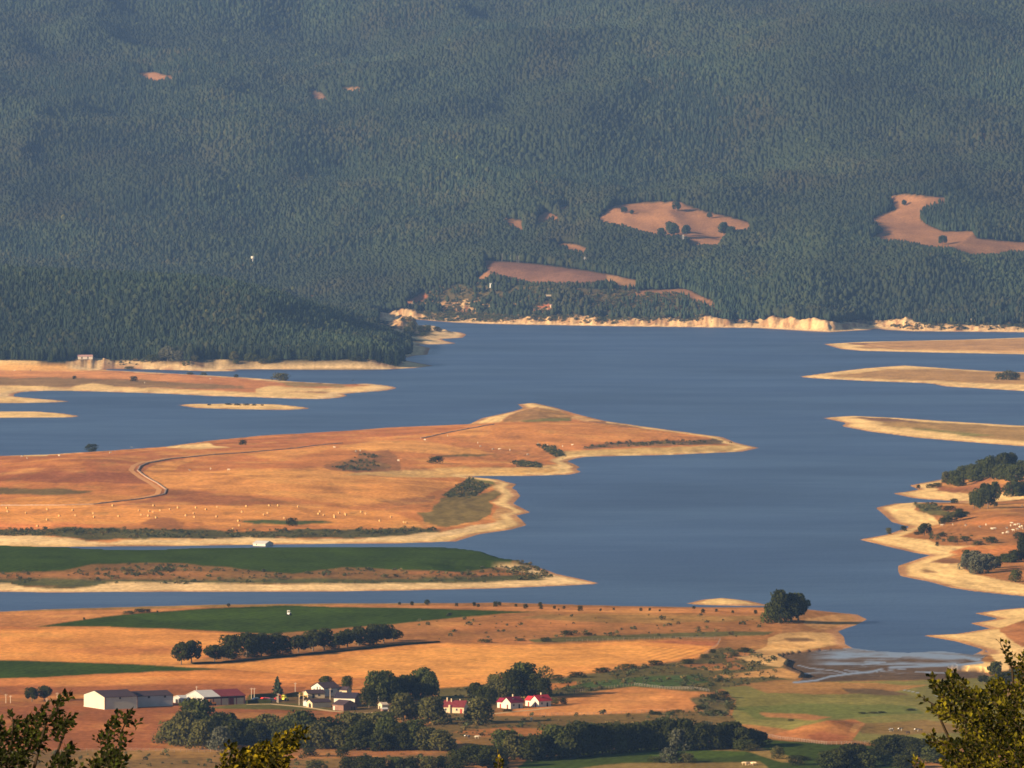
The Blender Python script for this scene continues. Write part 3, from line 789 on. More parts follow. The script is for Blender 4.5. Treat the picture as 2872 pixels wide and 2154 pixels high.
# mottling of the dry grass and the rings the falling water left on the beaches
_org = CLR[..., 0] > 1.9 * CLR[..., 1]
_org = (CLR[..., 0] > 1.55 * CLR[..., 1]) & (CLR[..., 0] > 0.12) & np.isin(LID, [NAMES.index(q) for q in ('island', 'shore', 'ground')]) & (GY > 2905)
_nz = fbm(GX / 34.0, GY / 46.0, 185, 4)
_nz2 = fbm(GX / 12.0 + 5, GY / 40.0, 187, 3)
_wt = np.where(LID == NAMES.index('ground'), 0.6, 1.0)
for _w, _c in ((0.50 * sm(0.08, 0.55, _nz), (150, 100, 70)), (0.45 * sm(0.10, 0.55, -_nz), (238, 172, 104)), (0.35 * sm(0.25, 0.6, _nz2), (132, 104, 66))):
    CLR += (alb(_c) - CLR) * (_w * _wt * _org)[..., None].astype(np.float32)
_mot = 1 + 0.11 * fbm(GX / 5.0, GY / 34.0, 171, 3) + 0.10 * fbm(GX / 40.0, GY / 60.0, 173, 3) + 0.08 * fbm(GX / 220.0, GY / 45.0, 175, 3)
_keep = (LID == NAMES.index('hills')) & (GY > 8500)
CLR *= np.where(_keep, 1.0, _mot)[..., None].astype(np.float32)
_ring = 0.10 * np.sin(GZ * 2 * math.pi / 0.42 + 2.0 * fbm(GX / 30.0, GY / 80.0, 177, 2)) * sm(2, 6, SD) * (1 - sm(50, 110, SD)) * (GZ < 3.2)
_ring = _ring - 0.16 * sm(0.25, 0.6, fbm(GX / 14.0, GY / 70.0, 179, 3)) * sm(4, 10, SD) * (1 - sm(50, 110, SD)) * (GZ < 3.2)
CLR *= (1 + _ring)[..., None].astype(np.float32)
WET = (inside_px_world(GX, GY, MUD_W) & (SD > -2)).astype(np.float32)
STRIPE = np.zeros(GX.shape, np.float32)
for pts in (((-20, 1417), (60, 1395), (200, 1386), (450, 1389), (378, 1402), (200, 1417)), ((1830, 1815), (1990, 1818), (1960, 1845), (1850, 1858), (1800, 1850))):
    STRIPE[inpoly(PX, PY, pts)] = 1.0
STRIPE[(CLR[..., 1] > 1.15 * CLR[..., 0]) & (GY > 2905)] = 0.45
# shallow streams over the mud
STREAM = np.zeros(GX.shape, np.float32)
for line, w in ((((2230, 1914), (2290, 1908), (2330, 1897), (2400, 1888), (2445, 1884), (2470, 1877)), 3.2), (((2240, 1866), (2270, 1874), (2340, 1881), (2380, 1890)), 1.6), (((2460, 1884), (2500, 1879), (2540, 1876)), 1.2),
                (((2500, 1872), (2600, 1868), (2700, 1864), (2750, 1858)), 4.0), (((2350, 1845), (2420, 1840), (2520, 1842)), 4.5), (((2430, 1856), (2480, 1858), (2420, 1864)), 3.0),
                (((2500, 1838), (2600, 1836), (2700, 1842), (2740, 1850)), 5.5), (((2370, 1880), (2410, 1884)), 1.5), (((2570, 1884), (2650, 1888)), 2.0), (((2530, 1934), (2560, 1940), (2575, 1943)), 1.2), (((2625, 1950), (2650, 1960)), 1.2),
                (((2374, 1806), (2392, 1818), (2440, 1825), (2540, 1830), (2636, 1826)), 1.8)):
    for (xa, ya), (xb, yb) in zip(line, line[1:]):
        dx, dy = xb - xa, yb - ya
        sel = np.nonzero((PX > min(xa, xb) - 30) & (PX < max(xa, xb) + 30) & (PY > min(ya, yb) - 12) & (PY < max(ya, yb) + 12) & (GY > 2905) & (SD > -3))
        u, v = PX[sel] - xa, PY[sel] - ya
        t = np.clip((u * dx + v * dy) / (dx * dx + dy * dy), 0, 1)
        d = np.hypot((u - t * dx) * 0.35, v - t * dy)
        STREAM[sel] = np.maximum(STREAM[sel], 1 - sm(w * 0.5, w * 1.15, d + 0.8 * jx[sel]))
_sh = inside_px_world(GX, GY, MUD_W) & (PY < 1866) & (PX > 2250)  # broad sheen on the upper mud, painted with the pale film colour
STREAM = np.where(_sh, np.maximum(STREAM, np.clip(0.45 + 1.7 * fbm(GX / 20.0, GY / 24.0, 161, 4), 0, 1) * sm(2250, 2340, PX)), STREAM)
WET = np.maximum(WET, (STREAM > 0.05).astype(np.float32))


# ------------------------------------------------------------------ ground material
def ground_mat():
    m, nt, N, L, p = nodes('dry_ground')
    a = N.new('ShaderNodeAttribute')
    a.attribute_name = 'land_cover'
    s = N.new('ShaderNodeAttribute')
    s.attribute_name = 'surface'           # x wet mud, y stream and painted sheen, z crop rows
    sx = N.new('ShaderNodeSeparateXYZ')
    L.new(s.outputs['Vector'], sx.inputs[0])
    g = N.new('ShaderNodeNewGeometry')

    def noise(scale, detail, stretch):
        mp = N.new('ShaderNodeMapping')
        mp.inputs['Scale'].default_value = stretch
        mp.inputs['Rotation'].default_value = (0, 0, 0.35)
        L.new(g.outputs['Position'], mp.inputs['Vector'])
        n = N.new('ShaderNodeTexNoise')
        n.inputs['Scale'].default_value = scale
        n.inputs['Detail'].default_value = detail
        n.inputs['Roughness'].default_value = 0.6
        L.new(mp.outputs[0], n.inputs['Vector'])
        return n.outputs['Fac']

    def rng_(v, lo, hi, a0=0.3, a1=0.7):
        r = N.new('ShaderNodeMapRange')
        r.inputs['From Min'].default_value = a0
        r.inputs['From Max'].default_value = a1
        r.inputs['To Min'].default_value = lo
        r.inputs['To Max'].default_value = hi
        L.new(v, r.inputs['Value'])
        return r.outputs[0]

    def mul(x, y):
        k = N.new('ShaderNodeMath')
        k.operation = 'MULTIPLY'
        L.new(x, k.inputs[0])
        L.new(y, k.inputs[1])
        return k.outputs[0]
    v = mul(rng_(noise(0.35, 4, (1, 0.4, 1)), 0.76, 1.24), rng_(noise(0.030, 6, (1, 0.35, 1)), 0.78, 1.22))
    v = mul(v, rng_(noise(0.10, 4, (0.10, 0.8, 1)), 0.92, 1.08))
    # crop rows
    wv = N.new('ShaderNodeTexWave')
    wv.inputs['Scale'].default_value = 0.055
    wv.inputs['Distortion'].default_value = 1.5
    wv.inputs['Detail'].default_value = 2
    mp = N.new('ShaderNodeMapping')
    mp.inputs['Rotation'].default_value = (0, 0, math.radians(14))
    L.new(g.outputs['Position'], mp.inputs['Vector'])
    L.new(mp.outputs[0], wv.inputs['Vector'])
    st = N.new('ShaderNodeMix')
    st.data_type = 'FLOAT'
    L.new(sx.outputs['Z'], st.inputs['Factor'])
    st.inputs['A'].default_value = 1.0
    L.new(rng_(wv.outputs['Fac'], 0.78, 1.06, 0.0, 0.6), st.inputs['B'])
    v = mul(v, st.outputs['Result'])
    c = N.new('ShaderNodeVectorMath')
    c.operation = 'SCALE'
    L.new(a.outputs['Color'], c.inputs[0])
    L.new(v, c.inputs['Scale'])
    # mud: smoother under a water film, its grey-blue sheen painted into the colour
    film = N.new('ShaderNodeMath')
    film.operation = 'MAXIMUM'
    L.new(sx.outputs['Y'], film.inputs[0])
    fl = mul(sx.outputs['X'], rng_(noise(0.11, 4, (0.45, 0.55, 1)), 0, 0.7, 0.58, 0.68))
    L.new(fl, film.inputs[1])
    mx = N.new('ShaderNodeMix')
    mx.data_type = 'RGBA'
    L.new(film.outputs[0], mx.inputs['Factor'])
    L.new(c.outputs[0], mx.inputs['A'])
    mx.inputs['B'].default_value = (0.15, 0.165, 0.185, 1)
    L.new(mx.outputs['Result'], p.inputs['Base Color'])
    ro = N.new('ShaderNodeMapRange')
    ro.inputs['To Min'].default_value = 0.9
    ro.inputs['To Max'].default_value = 0.34
    L.new(film.outputs[0], ro.inputs['Value'])
    L.new(ro.outputs[0], p.inputs['Roughness'])
    sp = N.new('ShaderNodeMapRange')
    sp.inputs['To Min'].default_value = 0.0
    sp.inputs['To Max'].default_value = 0.6
    L.new(film.outputs[0], sp.inputs['Value'])
    L.new(sp.outputs[0], p.inputs['Specular IOR Level'])
    b = N.new('ShaderNodeBump')
    b.inputs['Strength'].default_value = 0.5
    b.inputs['Distance'].default_value = 0.5
    L.new(noise(0.5, 4, (1, 0.6, 1)), b.inputs['Height'])
    L.new(b.outputs[0], p.inputs['Normal'])
    return m


GM = ground_mat()


def build_grid():
    idx = np.arange(NR * NC).reshape(NR, NC)
    quads = np.stack([idx[:-1, :-1], idx[:-1, 1:], idx[1:, 1:], idx[1:, :-1]], -1).reshape(-1, 4)
    ql = LID[:-1, :-1].reshape(-1).copy()
    ql[ql < 0] = NAMES.index('ground')
    V = np.stack([GX, GY, GZ], -1).reshape(-1, 3)
    # smooth normals over the whole sheet so that neighbouring pieces join without a seam
    for li, nm in enumerate(NAMES):
        q = quads[ql == li]
        if not len(q):
            continue
        used, inv = np.unique(q, return_inverse=True)
        me = np_mesh(nm, V[used], inv.reshape(q.shape), True)
        at_ = me.attributes.new('land_cover', 'FLOAT_COLOR', 'POINT')
        col = np.ones((len(used), 4), np.float32)
        col[:, :3] = CLR.reshape(-1, 3)[used]
        at_.data.foreach_set('color', col.ravel())
        at2 = me.attributes.new('surface', 'FLOAT_VECTOR', 'POINT')
        sv = np.stack([WET.reshape(-1)[used], STREAM.reshape(-1)[used], STRIPE.reshape(-1)[used]], -1).astype(np.float32)
        at2.data.foreach_set('vector', sv.ravel())
        o = mesh_obj(nm, me, None, GM)
        tag(o, kind='structure')


build_grid()

# ------------------------------------------------------------------ water
def water_mat():
    m, nt, N, L, p = nodes('lake_water')
    g = N.new('ShaderNodeNewGeometry')

    def nz(scale, st, det=3):
        mp = N.new('ShaderNodeMapping')
        mp.inputs['Scale'].default_value = st
        mp.inputs['Rotation'].default_value = (0, 0, 0.5)
        L.new(g.outputs['Position'], mp.inputs['Vector'])
        n = N.new('ShaderNodeTexNoise')
        n.inputs['Scale'].default_value = scale
        n.inputs['Detail'].default_value = det
        L.new(mp.outputs[0], n.inputs['Vector'])
        return n.outputs['Fac']
    r = N.new('ShaderNodeMapRange')
    r.inputs['From Min'].default_value = 0.35
    r.inputs['From Max'].default_value = 0.65
    r.inputs['To Min'].default_value = 0.86
    r.inputs['To Max'].default_value = 1.14
    L.new(nz(0.004, (1, 0.5, 1), 6), r.inputs['Value'])
    c = N.new('ShaderNodeVectorMath')
    c.operation = 'SCALE'
    c.inputs[0].default_value = WATER_COL
    L.new(r.outputs[0], c.inputs['Scale'])
    L.new(c.outputs[0], p.inputs['Base Color'])
    rr = N.new('ShaderNodeMapRange')
    rr.inputs['From Min'].default_value = 0.35
    rr.inputs['From Max'].default_value = 0.65
    rr.inputs['To Min'].default_value = 0.35
    rr.inputs['To Max'].default_value = 0.43
    L.new(nz(0.010, (0.4, 0.5, 1), 6), rr.inputs['Value'])
    L.new(rr.outputs[0], p.inputs['Roughness'])
    p.inputs['IOR'].default_value = 1.33
    p.inputs['Specular IOR Level'].default_value = 0.36
    b = N.new('ShaderNodeBump')
    b.inputs['Strength'].default_value = 1.0
    b.inputs['Distance'].default_value = 0.35
    L.new(nz(0.35, (1, 0.6, 1), 4), b.inputs['Height'])
    b2 = N.new('ShaderNodeBump')
    b2.inputs['Strength'].default_value = 1.0
    b2.inputs['Distance'].default_value = 1.3
    L.new(nz(0.045, (0.5, 0.8, 1), 5), b2.inputs['Height'])
    L.new(b.outputs[0], b2.inputs['Normal'])
    L.new(b2.outputs[0], p.inputs['Normal'])
    return m


WATER_COL = (0.018, 0.036, 0.085)
ys = np.linspace(3200, 11600, 60)
tx = np.linspace(-0.105, 0.105, 24)
wv = np.stack([ys[:, None] * tx[None], np.repeat(ys[:, None], 24, 1), np.zeros((60, 24))], -1).reshape(-1, 3)
wi = np.arange(60 * 24).reshape(60, 24)
wf = np.stack([wi[:-1, :-1], wi[:-1, 1:], wi[1:, 1:], wi[1:, :-1]], -1).reshape(-1, 4)
water = mesh_obj('water', np_mesh('water', wv, wf), None, water_mat())
tag(water, kind='structure')

# ------------------------------------------------------------------ haze over the valley
hz = MB().box(-2600, 2600, -300, 18500, -12, 1100).build('haze', None)
hm_ = bpy.data.materials.new('haze')
hm_.use_nodes = True
hn = hm_.node_tree.nodes
hn.remove(hn['Principled BSDF'])
pv = hn.new('ShaderNodeVolumePrincipled')
pv.inputs['Color'].default_value = (0.215, 0.41, 0.86, 1)
pv.inputs['Density'].default_value = 1.7e-5
pv.inputs['Anisotropy'].default_value = 0.0
hm_.node_tree.links.new(pv.outputs[0], hn['Material Output'].inputs['Volume'])
hz.data.materials.append(hm_)
tag(hz, kind='stuff')
# ------------------------------------------------------------------ foliage materials
MLEAF = dict(
    dark=mat_leaf('dark_green_leaves', (0.015, 0.020, 0.004), (0.042, 0.048, 0.010)),
    mid=mat_leaf('green_leaves', (0.026, 0.036, 0.008), (0.068, 0.078, 0.019)),
    olive=mat_leaf('olive_leaves', (0.042, 0.046, 0.012), (0.100, 0.095, 0.030)),
    grey=mat_leaf('grey_willow_leaves', (0.055, 0.063, 0.040), (0.115, 0.118, 0.078)),
    pine=mat_leaf('pine_needles', (0.020, 0.036, 0.020), (0.048, 0.066, 0.033), 0.34, 0.08, 0.3),
)
M_BARK = mat_plain('bark', (0.10, 0.075, 0.055), 0.9, 0.25, 2.0)
M_WOOD = mat_leaf('forest_needles', (0.017, 0.030, 0.020), (0.037, 0.051, 0.030), 0.36, 0.05, 0.2, tint=True)
M_SCRUB = mat_leaf('scrub_leaves', (0.035, 0.040, 0.018), (0.085, 0.085, 0.038), 0.15, 0.10, 0.3, tint=True)


def leaf_cloud(pts, nrm, size, r, aspect=0.8, jit=0.75):
    """small leaf-clump faces at points, facing roughly along their normals"""
    n = len(pts)
    d = nrm + jit * r.normal(size=(n, 3))
    d /= np.linalg.norm(d, axis=1)[:, None] + 1e-9
    a = np.cross(d, r.normal(size=(n, 3)))
    a /= np.linalg.norm(a, axis=1)[:, None] + 1e-9
    b = np.cross(d, a)
    s = size * (0.6 + 0.8 * r.random(n))[:, None]
    v = np.stack([pts - a * s - b * s * aspect * 0.5, pts + a * s * 0.2 - b * s * aspect, pts + a * s + b * s * aspect * 0.4, pts - a * s * 0.3 + b * s * aspect], 1)
    f = np.arange(4 * n).reshape(n, 4)
    return v.reshape(-1, 3), f


def crown_mesh(name, seed, kind, n=1500):
    """a crown for a tree 1 high and 1 wide, standing on z = 0"""
    r = np.random.default_rng(seed)
    if kind == 'round':
        base, nl, rad = 0.14, 13, (0.17, 0.25)
    elif kind == 'willow':
        base, nl, rad = 0.06, 16, (0.15, 0.24)
    elif kind == 'tall':
        base, nl, rad = 0.10, 12, (0.20, 0.28)
    elif kind == 'sparse':
        base, nl, rad = 0.22, 10, (0.12, 0.19)
    elif kind == 'dense':
        base, nl, rad = -0.04, 15, (0.17, 0.26)
    else:                                     # bush
        base, nl, rad = -0.05, 12, (0.20, 0.30)
    P, Nn = [], []
    lob = []
    for k in range(nl):
        t = (k + 0.5) / nl
        zc = base + 0.16 + (0.80 - base) * t
        w = {'round': 0.36 * math.sin(math.pi * min(1, 0.20 + 0.75 * t)) + 0.02, 'willow': 0.34 * (1 - 0.55 * t), 'tall': 0.26 * math.sin(math.pi * (0.25 + 0.65 * t)), 'sparse': 0.30 * math.sin(math.pi * (0.2 + 0.7 * t)), 'dense': 0.34 * math.cos(1.15 * t),
             'bush': 0.34 * (1 - 0.5 * t * t)}[kind]
        an = k * 2.4 + r.random() * 0.9
        q = w * (0.55 + 0.5 * r.random())
        rr = rad[0] + (rad[1] - rad[0]) * r.random()
        if kind in ('round', 'tall') and t > 0.8:
            q *= 0.5
        lob.append((q * math.cos(an), q * math.sin(an), min(zc, 0.99 - rr * 0.8), rr))
    for (x, y, z, q) in lob:
        m = n // nl
        d = r.normal(size=(m, 3))
        d /= np.linalg.norm(d, axis=1)[:, None]
        rad_ = q * (0.72 + 0.34 * r.random(m))[:, None]
        sc = np.array([1, 1, 1.25 if kind in ('willow', 'tall') else 0.9])
        p = np.array([x, y, z]) + d * rad_ * sc
        if kind == 'willow':
            p[:, 2] -= 0.10 * r.random(m) * (np.hypot(p[:, 0], p[:, 1]) > 0.2)
        P.append(p)
        Nn.append(d)
    P, Nn = np.concatenate(P), np.concatenate(Nn)
    keep = (P[:, 2] > (0.01 if kind in ('bush', 'dense') else base * 0.6)) & (P[:, 2] < 1.02)
    P, Nn = P[keep], Nn[keep]
    P[:, :2] *= 0.5 / np.percentile(np.abs(P[:, :2]), 98.5)
    P[:, 2] *= 1.0 / np.percentile(P[:, 2], 99.3)
    v, f = leaf_cloud(P, Nn, 0.044 if kind != 'sparse' else 0.036, r, 0.85, 0.5)
    return np_mesh(name, v, f)


def conifer_mesh(name, seed, n=420, wide=1.0):
    r = np.random.default_rng(seed)
    t = r.random(n) ** 0.85
    z = 0.06 + 0.94 * t
    tier = 0.75 + 0.25 * np.sin(z * 40 + seed)
    rad = 0.5 * wide * np.clip((1.02 - z), 0.02, 1) ** 0.8 * tier * (0.65 + 0.4 * r.random(n))
    a = r.random(n) * 2 * math.pi
    p = np.stack([rad * np.cos(a), rad * np.sin(a), z], 1)
    nr = np.stack([np.cos(a), np.sin(a), np.full(n, 0.35)], 1)
    v, f = leaf_cloud(p, nr, 0.06, r, 0.9, 0.5)
    return np_mesh(name, v, f)


def forest_tree_mesh(name, seed, kind):
    """a low tree for the far wood: a few dozen faces"""
    r = np.random.default_rng(seed)
    if kind == 'conifer':
        n = 54
        z = 0.12 + 0.86 * r.random(n)
        rad = 0.5 * (1.03 - z) ** 0.75 * (0.75 + 0.35 * r.random(n))
    else:
        n = 60
        z = 0.22 + 0.76 * r.random(n)
        rad = 0.5 * np.sqrt(np.clip(1 - ((z - 0.58) / 0.42) ** 2, 0.02, 1)) * (0.65 + 0.45 * r.random(n))
    a = r.random(n) * 2 * math.pi
    p = np.stack([rad * np.cos(a), rad * np.sin(a), z], 1)
    nr = np.stack([np.cos(a), np.sin(a), 0.5 * np.ones(n)], 1)
    v, f = leaf_cloud(p, nr, 0.16, r, 0.9, 0.38)
    # a bare stem
    q = np.array([[0.02, 0, 0], [-0.01, 0.018, 0], [-0.01, -0.018, 0], [0, 0, 0.5]])
    b = len(v)
    v = np.concatenate([v, q])
    f = np.concatenate([f, np.array([[b, b + 1, b + 3, b + 3], [b + 1, b + 2, b + 3, b + 3], [b + 2, b, b + 3, b + 3]])])
    f = f[:-3]
    return np_mesh(name, v, f)


# ------------------------------------------------------------------ scattering of what nobody could count
def scatter(name, label_kind, P, rot, scl, kind, tint, protos):
    coll = bpy.data.collections.new(name + '_kinds')
    for k, me in enumerate(protos):
        coll.objects.link(bpy.data.objects.new('%s_kind_%02d' % (name, k), me))
    me = bpy.data.meshes.new(name)
    n = len(P)
    me.vertices.add(n)
    me.vertices.foreach_set('co', np.ascontiguousarray(P, np.float32).ravel())

    def attr(nm, ty, prop, arr):
        a = me.attributes.new(nm, ty, 'POINT')
        a.data.foreach_set(prop, np.ascontiguousarray(arr).ravel())
    attr('kind', 'INT', 'value', kind.astype(np.int32))
    attr('rot', 'FLOAT', 'value', rot.astype(np.float32))
    attr('scl', 'FLOAT_VECTOR', 'vector', scl.astype(np.float32))
    attr('tint', 'FLOAT_COLOR', 'color', np.concatenate([tint, np.ones((n, 1))], 1).astype(np.float32))
    o = bpy.data.objects.new(name, me)
    COL.objects.link(o)
    tag(o, kind='stuff')
    ng = bpy.data.node_groups.new(name + '_spread', 'GeometryNodeTree')
    ng.interface.new_socket('Geometry', in_out='INPUT', socket_type='NodeSocketGeometry')
    ng.interface.new_socket('Geometry', in_out='OUTPUT', socket_type='NodeSocketGeometry')
    N, L = ng.nodes, ng.links
    gi, go = N.new('NodeGroupInput'), N.new('NodeGroupOutput')
    ip, ci = N.new('GeometryNodeInstanceOnPoints'), N.new('GeometryNodeCollectionInfo')
    ci.inputs['Collection'].default_value = coll
    ci.inputs['Separate Children'].default_value = True
    ci.inputs['Reset Children'].default_value = True

    def na(nm, ty):
        x = N.new('GeometryNodeInputNamedAttribute')
        x.data_type = ty
        x.inputs['Name'].default_value = nm
        return x.outputs['Attribute']
    L.new(gi.outputs[0], ip.inputs['Points'])
    L.new(ci.outputs[0], ip.inputs['Instance'])
    ip.inputs['Pick Instance'].default_value = True
    L.new(na('kind', 'INT'), ip.inputs['Instance Index'])
    cx = N.new('ShaderNodeCombineXYZ')
    L.new(na('rot', 'FLOAT'), cx.inputs['Z'])
    L.new(cx.outputs[0], ip.inputs['Rotation'])
    L.new(na('scl', 'FLOAT_VECTOR'), ip.inputs['Scale'])
    L.new(ip.outputs[0], go.inputs[0])
    o.modifiers.new('spread', 'NODES').node_group = ng
    return o


# ------------------------------------------------------------------ the great wood
def wood_points():
    out = []
    y = 8540.0
    r = rng
    while y < 16200.0:
        sp = np.interp(y, [9000, 10800, 13000, 16000], [5.0, 5.4, 6.5, 8.2])
        half = 1900 / F * y
        n = int(2 * half / sp)
        x = -half + (np.arange(n) + 0.5 + 0.42 * (r.random(n) * 2 - 1)) * sp
        out.append(np.stack([x, y + sp * 0.42 * (r.random(n) * 2 - 1)], 1))
        y += sp
    return np.concatenate(out)


WP = wood_points()
wz, wsd, wl = gz_many(WP[:, 0], WP[:, 1])
wpx, wpy = project(WP[:, 0], WP[:, 1], wz)
dens = fbm(WP[:, 0] / 45.0, WP[:, 1] / 70.0, 121, 3)
ok = (wl == 0) & (wsd > np.where((wpx > 1030) & (WP[:, 1] < 9900), 13 + 8 * dens, 46 + 16 * dens)) & ((wz > 8.6) | ((WP[:, 1] > 8575) & (WP[:, 1] < 10000))) & (wpx > -420) & (wpx < 3290) & (wpy > -140)
ok &= ~((WP[:, 1] < 9000) & (wsd < 60 + 30 * dens) & (rng.random(len(WP)) < 0.3))
ok &= rng.random(len(WP)) < np.clip(0.985 + 0.25 * (dens + 0.1), 0.55, 1)
# open ground near the inhabited shore: scattered trees only
openish = inpoly(wpx, wpy, [(1110, 900), (1180, 815), (1240, 800), (1330, 800), (1420, 800), (1740, 812), (1900, 815), (2000, 850), (2030, 900), (1700, 912), (1264, 904)])
ok &= ~(openish & (rng.random(len(WP)) < 0.68 - 0.6 * dens))
ok &= ~(inpoly(wpx, wpy, [(2500, 925), (2560, 870), (2700, 860), (2900, 880), (2900, 930)]) & (rng.random(len(WP)) < 0.5))
ok &= ~((wpx > 1165) & (WP[:, 1] < 10860) & (wpx < 1700) & (wsd < 400) & (WP[:, 1] < 10400))
ok &= ~((wpx > 1118 + 34 * sm(8600, 8950, WP[:, 1]) + 8 * dens) & (WP[:, 1] < 9700)) & ~((wpx > 1060) & (wpx < 1240) & (WP[:, 1] >= 9600) & (WP[:, 1] < 10860))
hgt = np.where(WP[:, 1] < 10600, 14.5, 13.5) * (0.68 + 0.5 * rng.random(len(WP)))
hgt *= 1 + 0.25 * fbm(WP[:, 0] / 160.0, WP[:, 1] / 240.0, 131, 2) + 0.30 * fbm(WP[:, 0] / 38.0, WP[:, 1] / 60.0, 133, 2) * 0.6
hgt = np.where(openish, hgt * 0.85, hgt)
is_open = np.zeros(len(WP), bool)
for c, p in CLEARINGS:
    q = [(a, b) for a, b in p]
    ok &= ~inpoly(wpx, wpy, q)
    # what stands just below a clearing is young growth, so that the clearing stays in view
    mp = WP[:, 1] / F
    for fr in (0.95, 0.75, 0.55, 0.35):
        hid = inpoly(wpx, wpy - fr * hgt / mp, q)
        hgt = np.where(hid, hgt * 0.80, hgt)
WP, wz, wpx, wpy, hgt, wsd, dens = [a[ok] for a in (WP, wz, wpx, wpy, hgt, wsd, dens)]
nW = len(WP)
patch = fbm(WP[:, 0] / 300.0, WP[:, 1] / 520.0, 141, 3)
mixed = fbm(WP[:, 0] / 90.0, WP[:, 1] / 150.0, 151, 3)
# planted conifers on the peninsula and much of the lower slope, mixed oak and pine higher up
pcon = np.where(WP[:, 1] < 10500, 0.85, np.clip(0.45 + 0.9 * patch, 0.1, 0.9))
conif = rng.random(nW) < pcon
wkind = np.where(conif, rng.integers(0, 4, nW), 4 + rng.integers(0, 4, nW))
wid = np.where(conif, hgt * (0.35 + 0.10 * rng.random(nW)), hgt * (0.44 + 0.18 * rng.random(nW)))
wscl = np.stack([wid, wid, hgt], 1)
g = 0.91 + 0.18 * rng.random((nW, 1))
brown = np.clip(0.7 * (mixed + 0.02) + 0.12 * (rng.random(nW) - 0.5), 0, 0.6)[:, None] * (~conif)[:, None]
yel = (rng.random(nW) < 0.0015)[:, None]
wt = g * (np.array([[1, 1, 1]]) * (1 - brown) + np.array([[1.75, 1.12, 1.05]]) * brown)
wt = np.where(conif[:, None], wt * np.array([[0.90, 1.0, 1.02]]), wt * np.array([[1.12, 1.06, 0.9]]))
wt = np.where(yel, wt * np.array([[2.2, 2.0, 1.0]]), wt)
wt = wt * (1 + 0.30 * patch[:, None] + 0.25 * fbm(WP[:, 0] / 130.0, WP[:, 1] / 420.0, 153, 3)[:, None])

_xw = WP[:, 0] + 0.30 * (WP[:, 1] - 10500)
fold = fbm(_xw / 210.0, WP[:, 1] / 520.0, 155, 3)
wt = wt * (1 + 0.38 * np.clip(fold, -0.8, 0.9)[:, None] * np.array([[0.85, 1.0, 0.9]]))  # lit and dark sides of the hill folds painted into the tree tints

# the front rows of the planted pine wood are individuals; so are the nearest trees on the far shore
front = (WP[:, 1] < 9400) & (wpx > -30) & (wpx < 1180)
cell = np.floor(wpx / 8.0).astype(int)
order = np.lexsort((WP[:, 1], cell))
pick, last, cnt = [], None, 0
for i in order:
    if not front[i]:
        continue
    if cell[i] != last:
        last, cnt = cell[i], 0
    if cnt < 2:
        pick.append(i)
        cnt += 1
pick = np.array(pick)
if len(pick) > 285:
    pick = rng.permutation(pick)[:285]
single = np.zeros(nW, bool)
single[pick] = True

def wood_tree_mesh(name, seed, kind):
    """a tree of the far wood: a lumpy closed crown on a stem"""
    r = np.random.default_rng(seed)
    if kind == 'conifer':
        prof = [(0.10, 0.30), (0.16, 0.50), (0.34, 0.44), (0.52, 0.33), (0.70, 0.22), (0.86, 0.11), (1.0, 0.01)]
    else:
        prof = [(0.16, 0.20), (0.26, 0.42), (0.44, 0.52), (0.64, 0.49), (0.82, 0.36), (0.94, 0.18), (1.0, 0.02)]
    n = 8
    v, f = [], []
    for i, (z, q) in enumerate(prof):
        for k in range(n):
            a = 2 * math.pi * (k + 0.5 * (i % 2)) / n
            w = q * (0.74 + 0.5 * r.random())
            v.append((w * math.cos(a), w * math.sin(a), z + (0.05 * (r.random() - 0.5) if 0 < i < len(prof) - 1 else 0)))
    for i in range(len(prof) - 1):
        for k in range(n):
            f.append((i * n + k, i * n + (k + 1) % n, (i + 1) * n + (k + 1) % n, (i + 1) * n + k))
    for k in range(4):
        v += [(0.03 * math.cos(k * 1.57), 0.03 * math.sin(k * 1.57), 0.0), (0.02 * math.cos(k * 1.57), 0.02 * math.sin(k * 1.57), 0.2)]
    b = len(prof) * n
    f += [(b + 2 * k, b + 2 * ((k + 1) % 4), b + 2 * ((k + 1) % 4) + 1, b + 2 * k + 1) for k in range(4)]
    return np_mesh(name, np.array(v), np.array(f), True)


PROTO = [wood_tree_mesh('wood_conifer_%d' % k, 200 + k, 'conifer') for k in range(4)] + [wood_tree_mesh('wood_broadleaf_%d' % k, 210 + k, 'round') for k in range(4)]
for me in PROTO:
    me.materials.append(M_WOOD)
m = ~single
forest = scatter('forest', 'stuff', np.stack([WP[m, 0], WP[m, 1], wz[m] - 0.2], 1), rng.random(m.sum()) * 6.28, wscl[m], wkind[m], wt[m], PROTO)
CONI = [conifer_mesh('pine_crown_%d' % k, 300 + k) for k in range(5)]
for me in CONI:
    me.materials.append(MLEAF['pine'])
for i in pick:
    o = bpy.data.objects.new('pine_tree', CONI[int(i) % 5])
    COL.objects.link(o)
    o.location = (WP[i, 0], WP[i, 1], wz[i] - 0.2)
    h = float(hgt[i]) * 1.02
    o.scale = (h * 0.40, h * 0.40, h)
    o.rotation_euler = (0, 0, random.random() * 6.28)
    tag(o, 'dark narrow pine in the front row of the planted wood above the pale beach', 'tree', 'pines along the front edge of the wood')

# ------------------------------------------------------------------ trees and bushes one can point to
CROWN = {}


def crown(kind, leaf, var):
    key = (kind, leaf, var)
    if key not in CROWN:
        me = crown_mesh('%s_crown' % kind, hash((kind, var)) % 1000 if False else 400 + 10 * ['round', 'willow', 'tall', 'sparse', 'bush', 'dense'].index(kind) + var, kind, {'round': 1700, 'willow': 1900, 'tall': 1700, 'sparse': 650, 'bush': 900, 'dense': 1900}[kind])
        me.materials.append(MLEAF[leaf])
        CROWN[key] = me
    return CROWN[key]


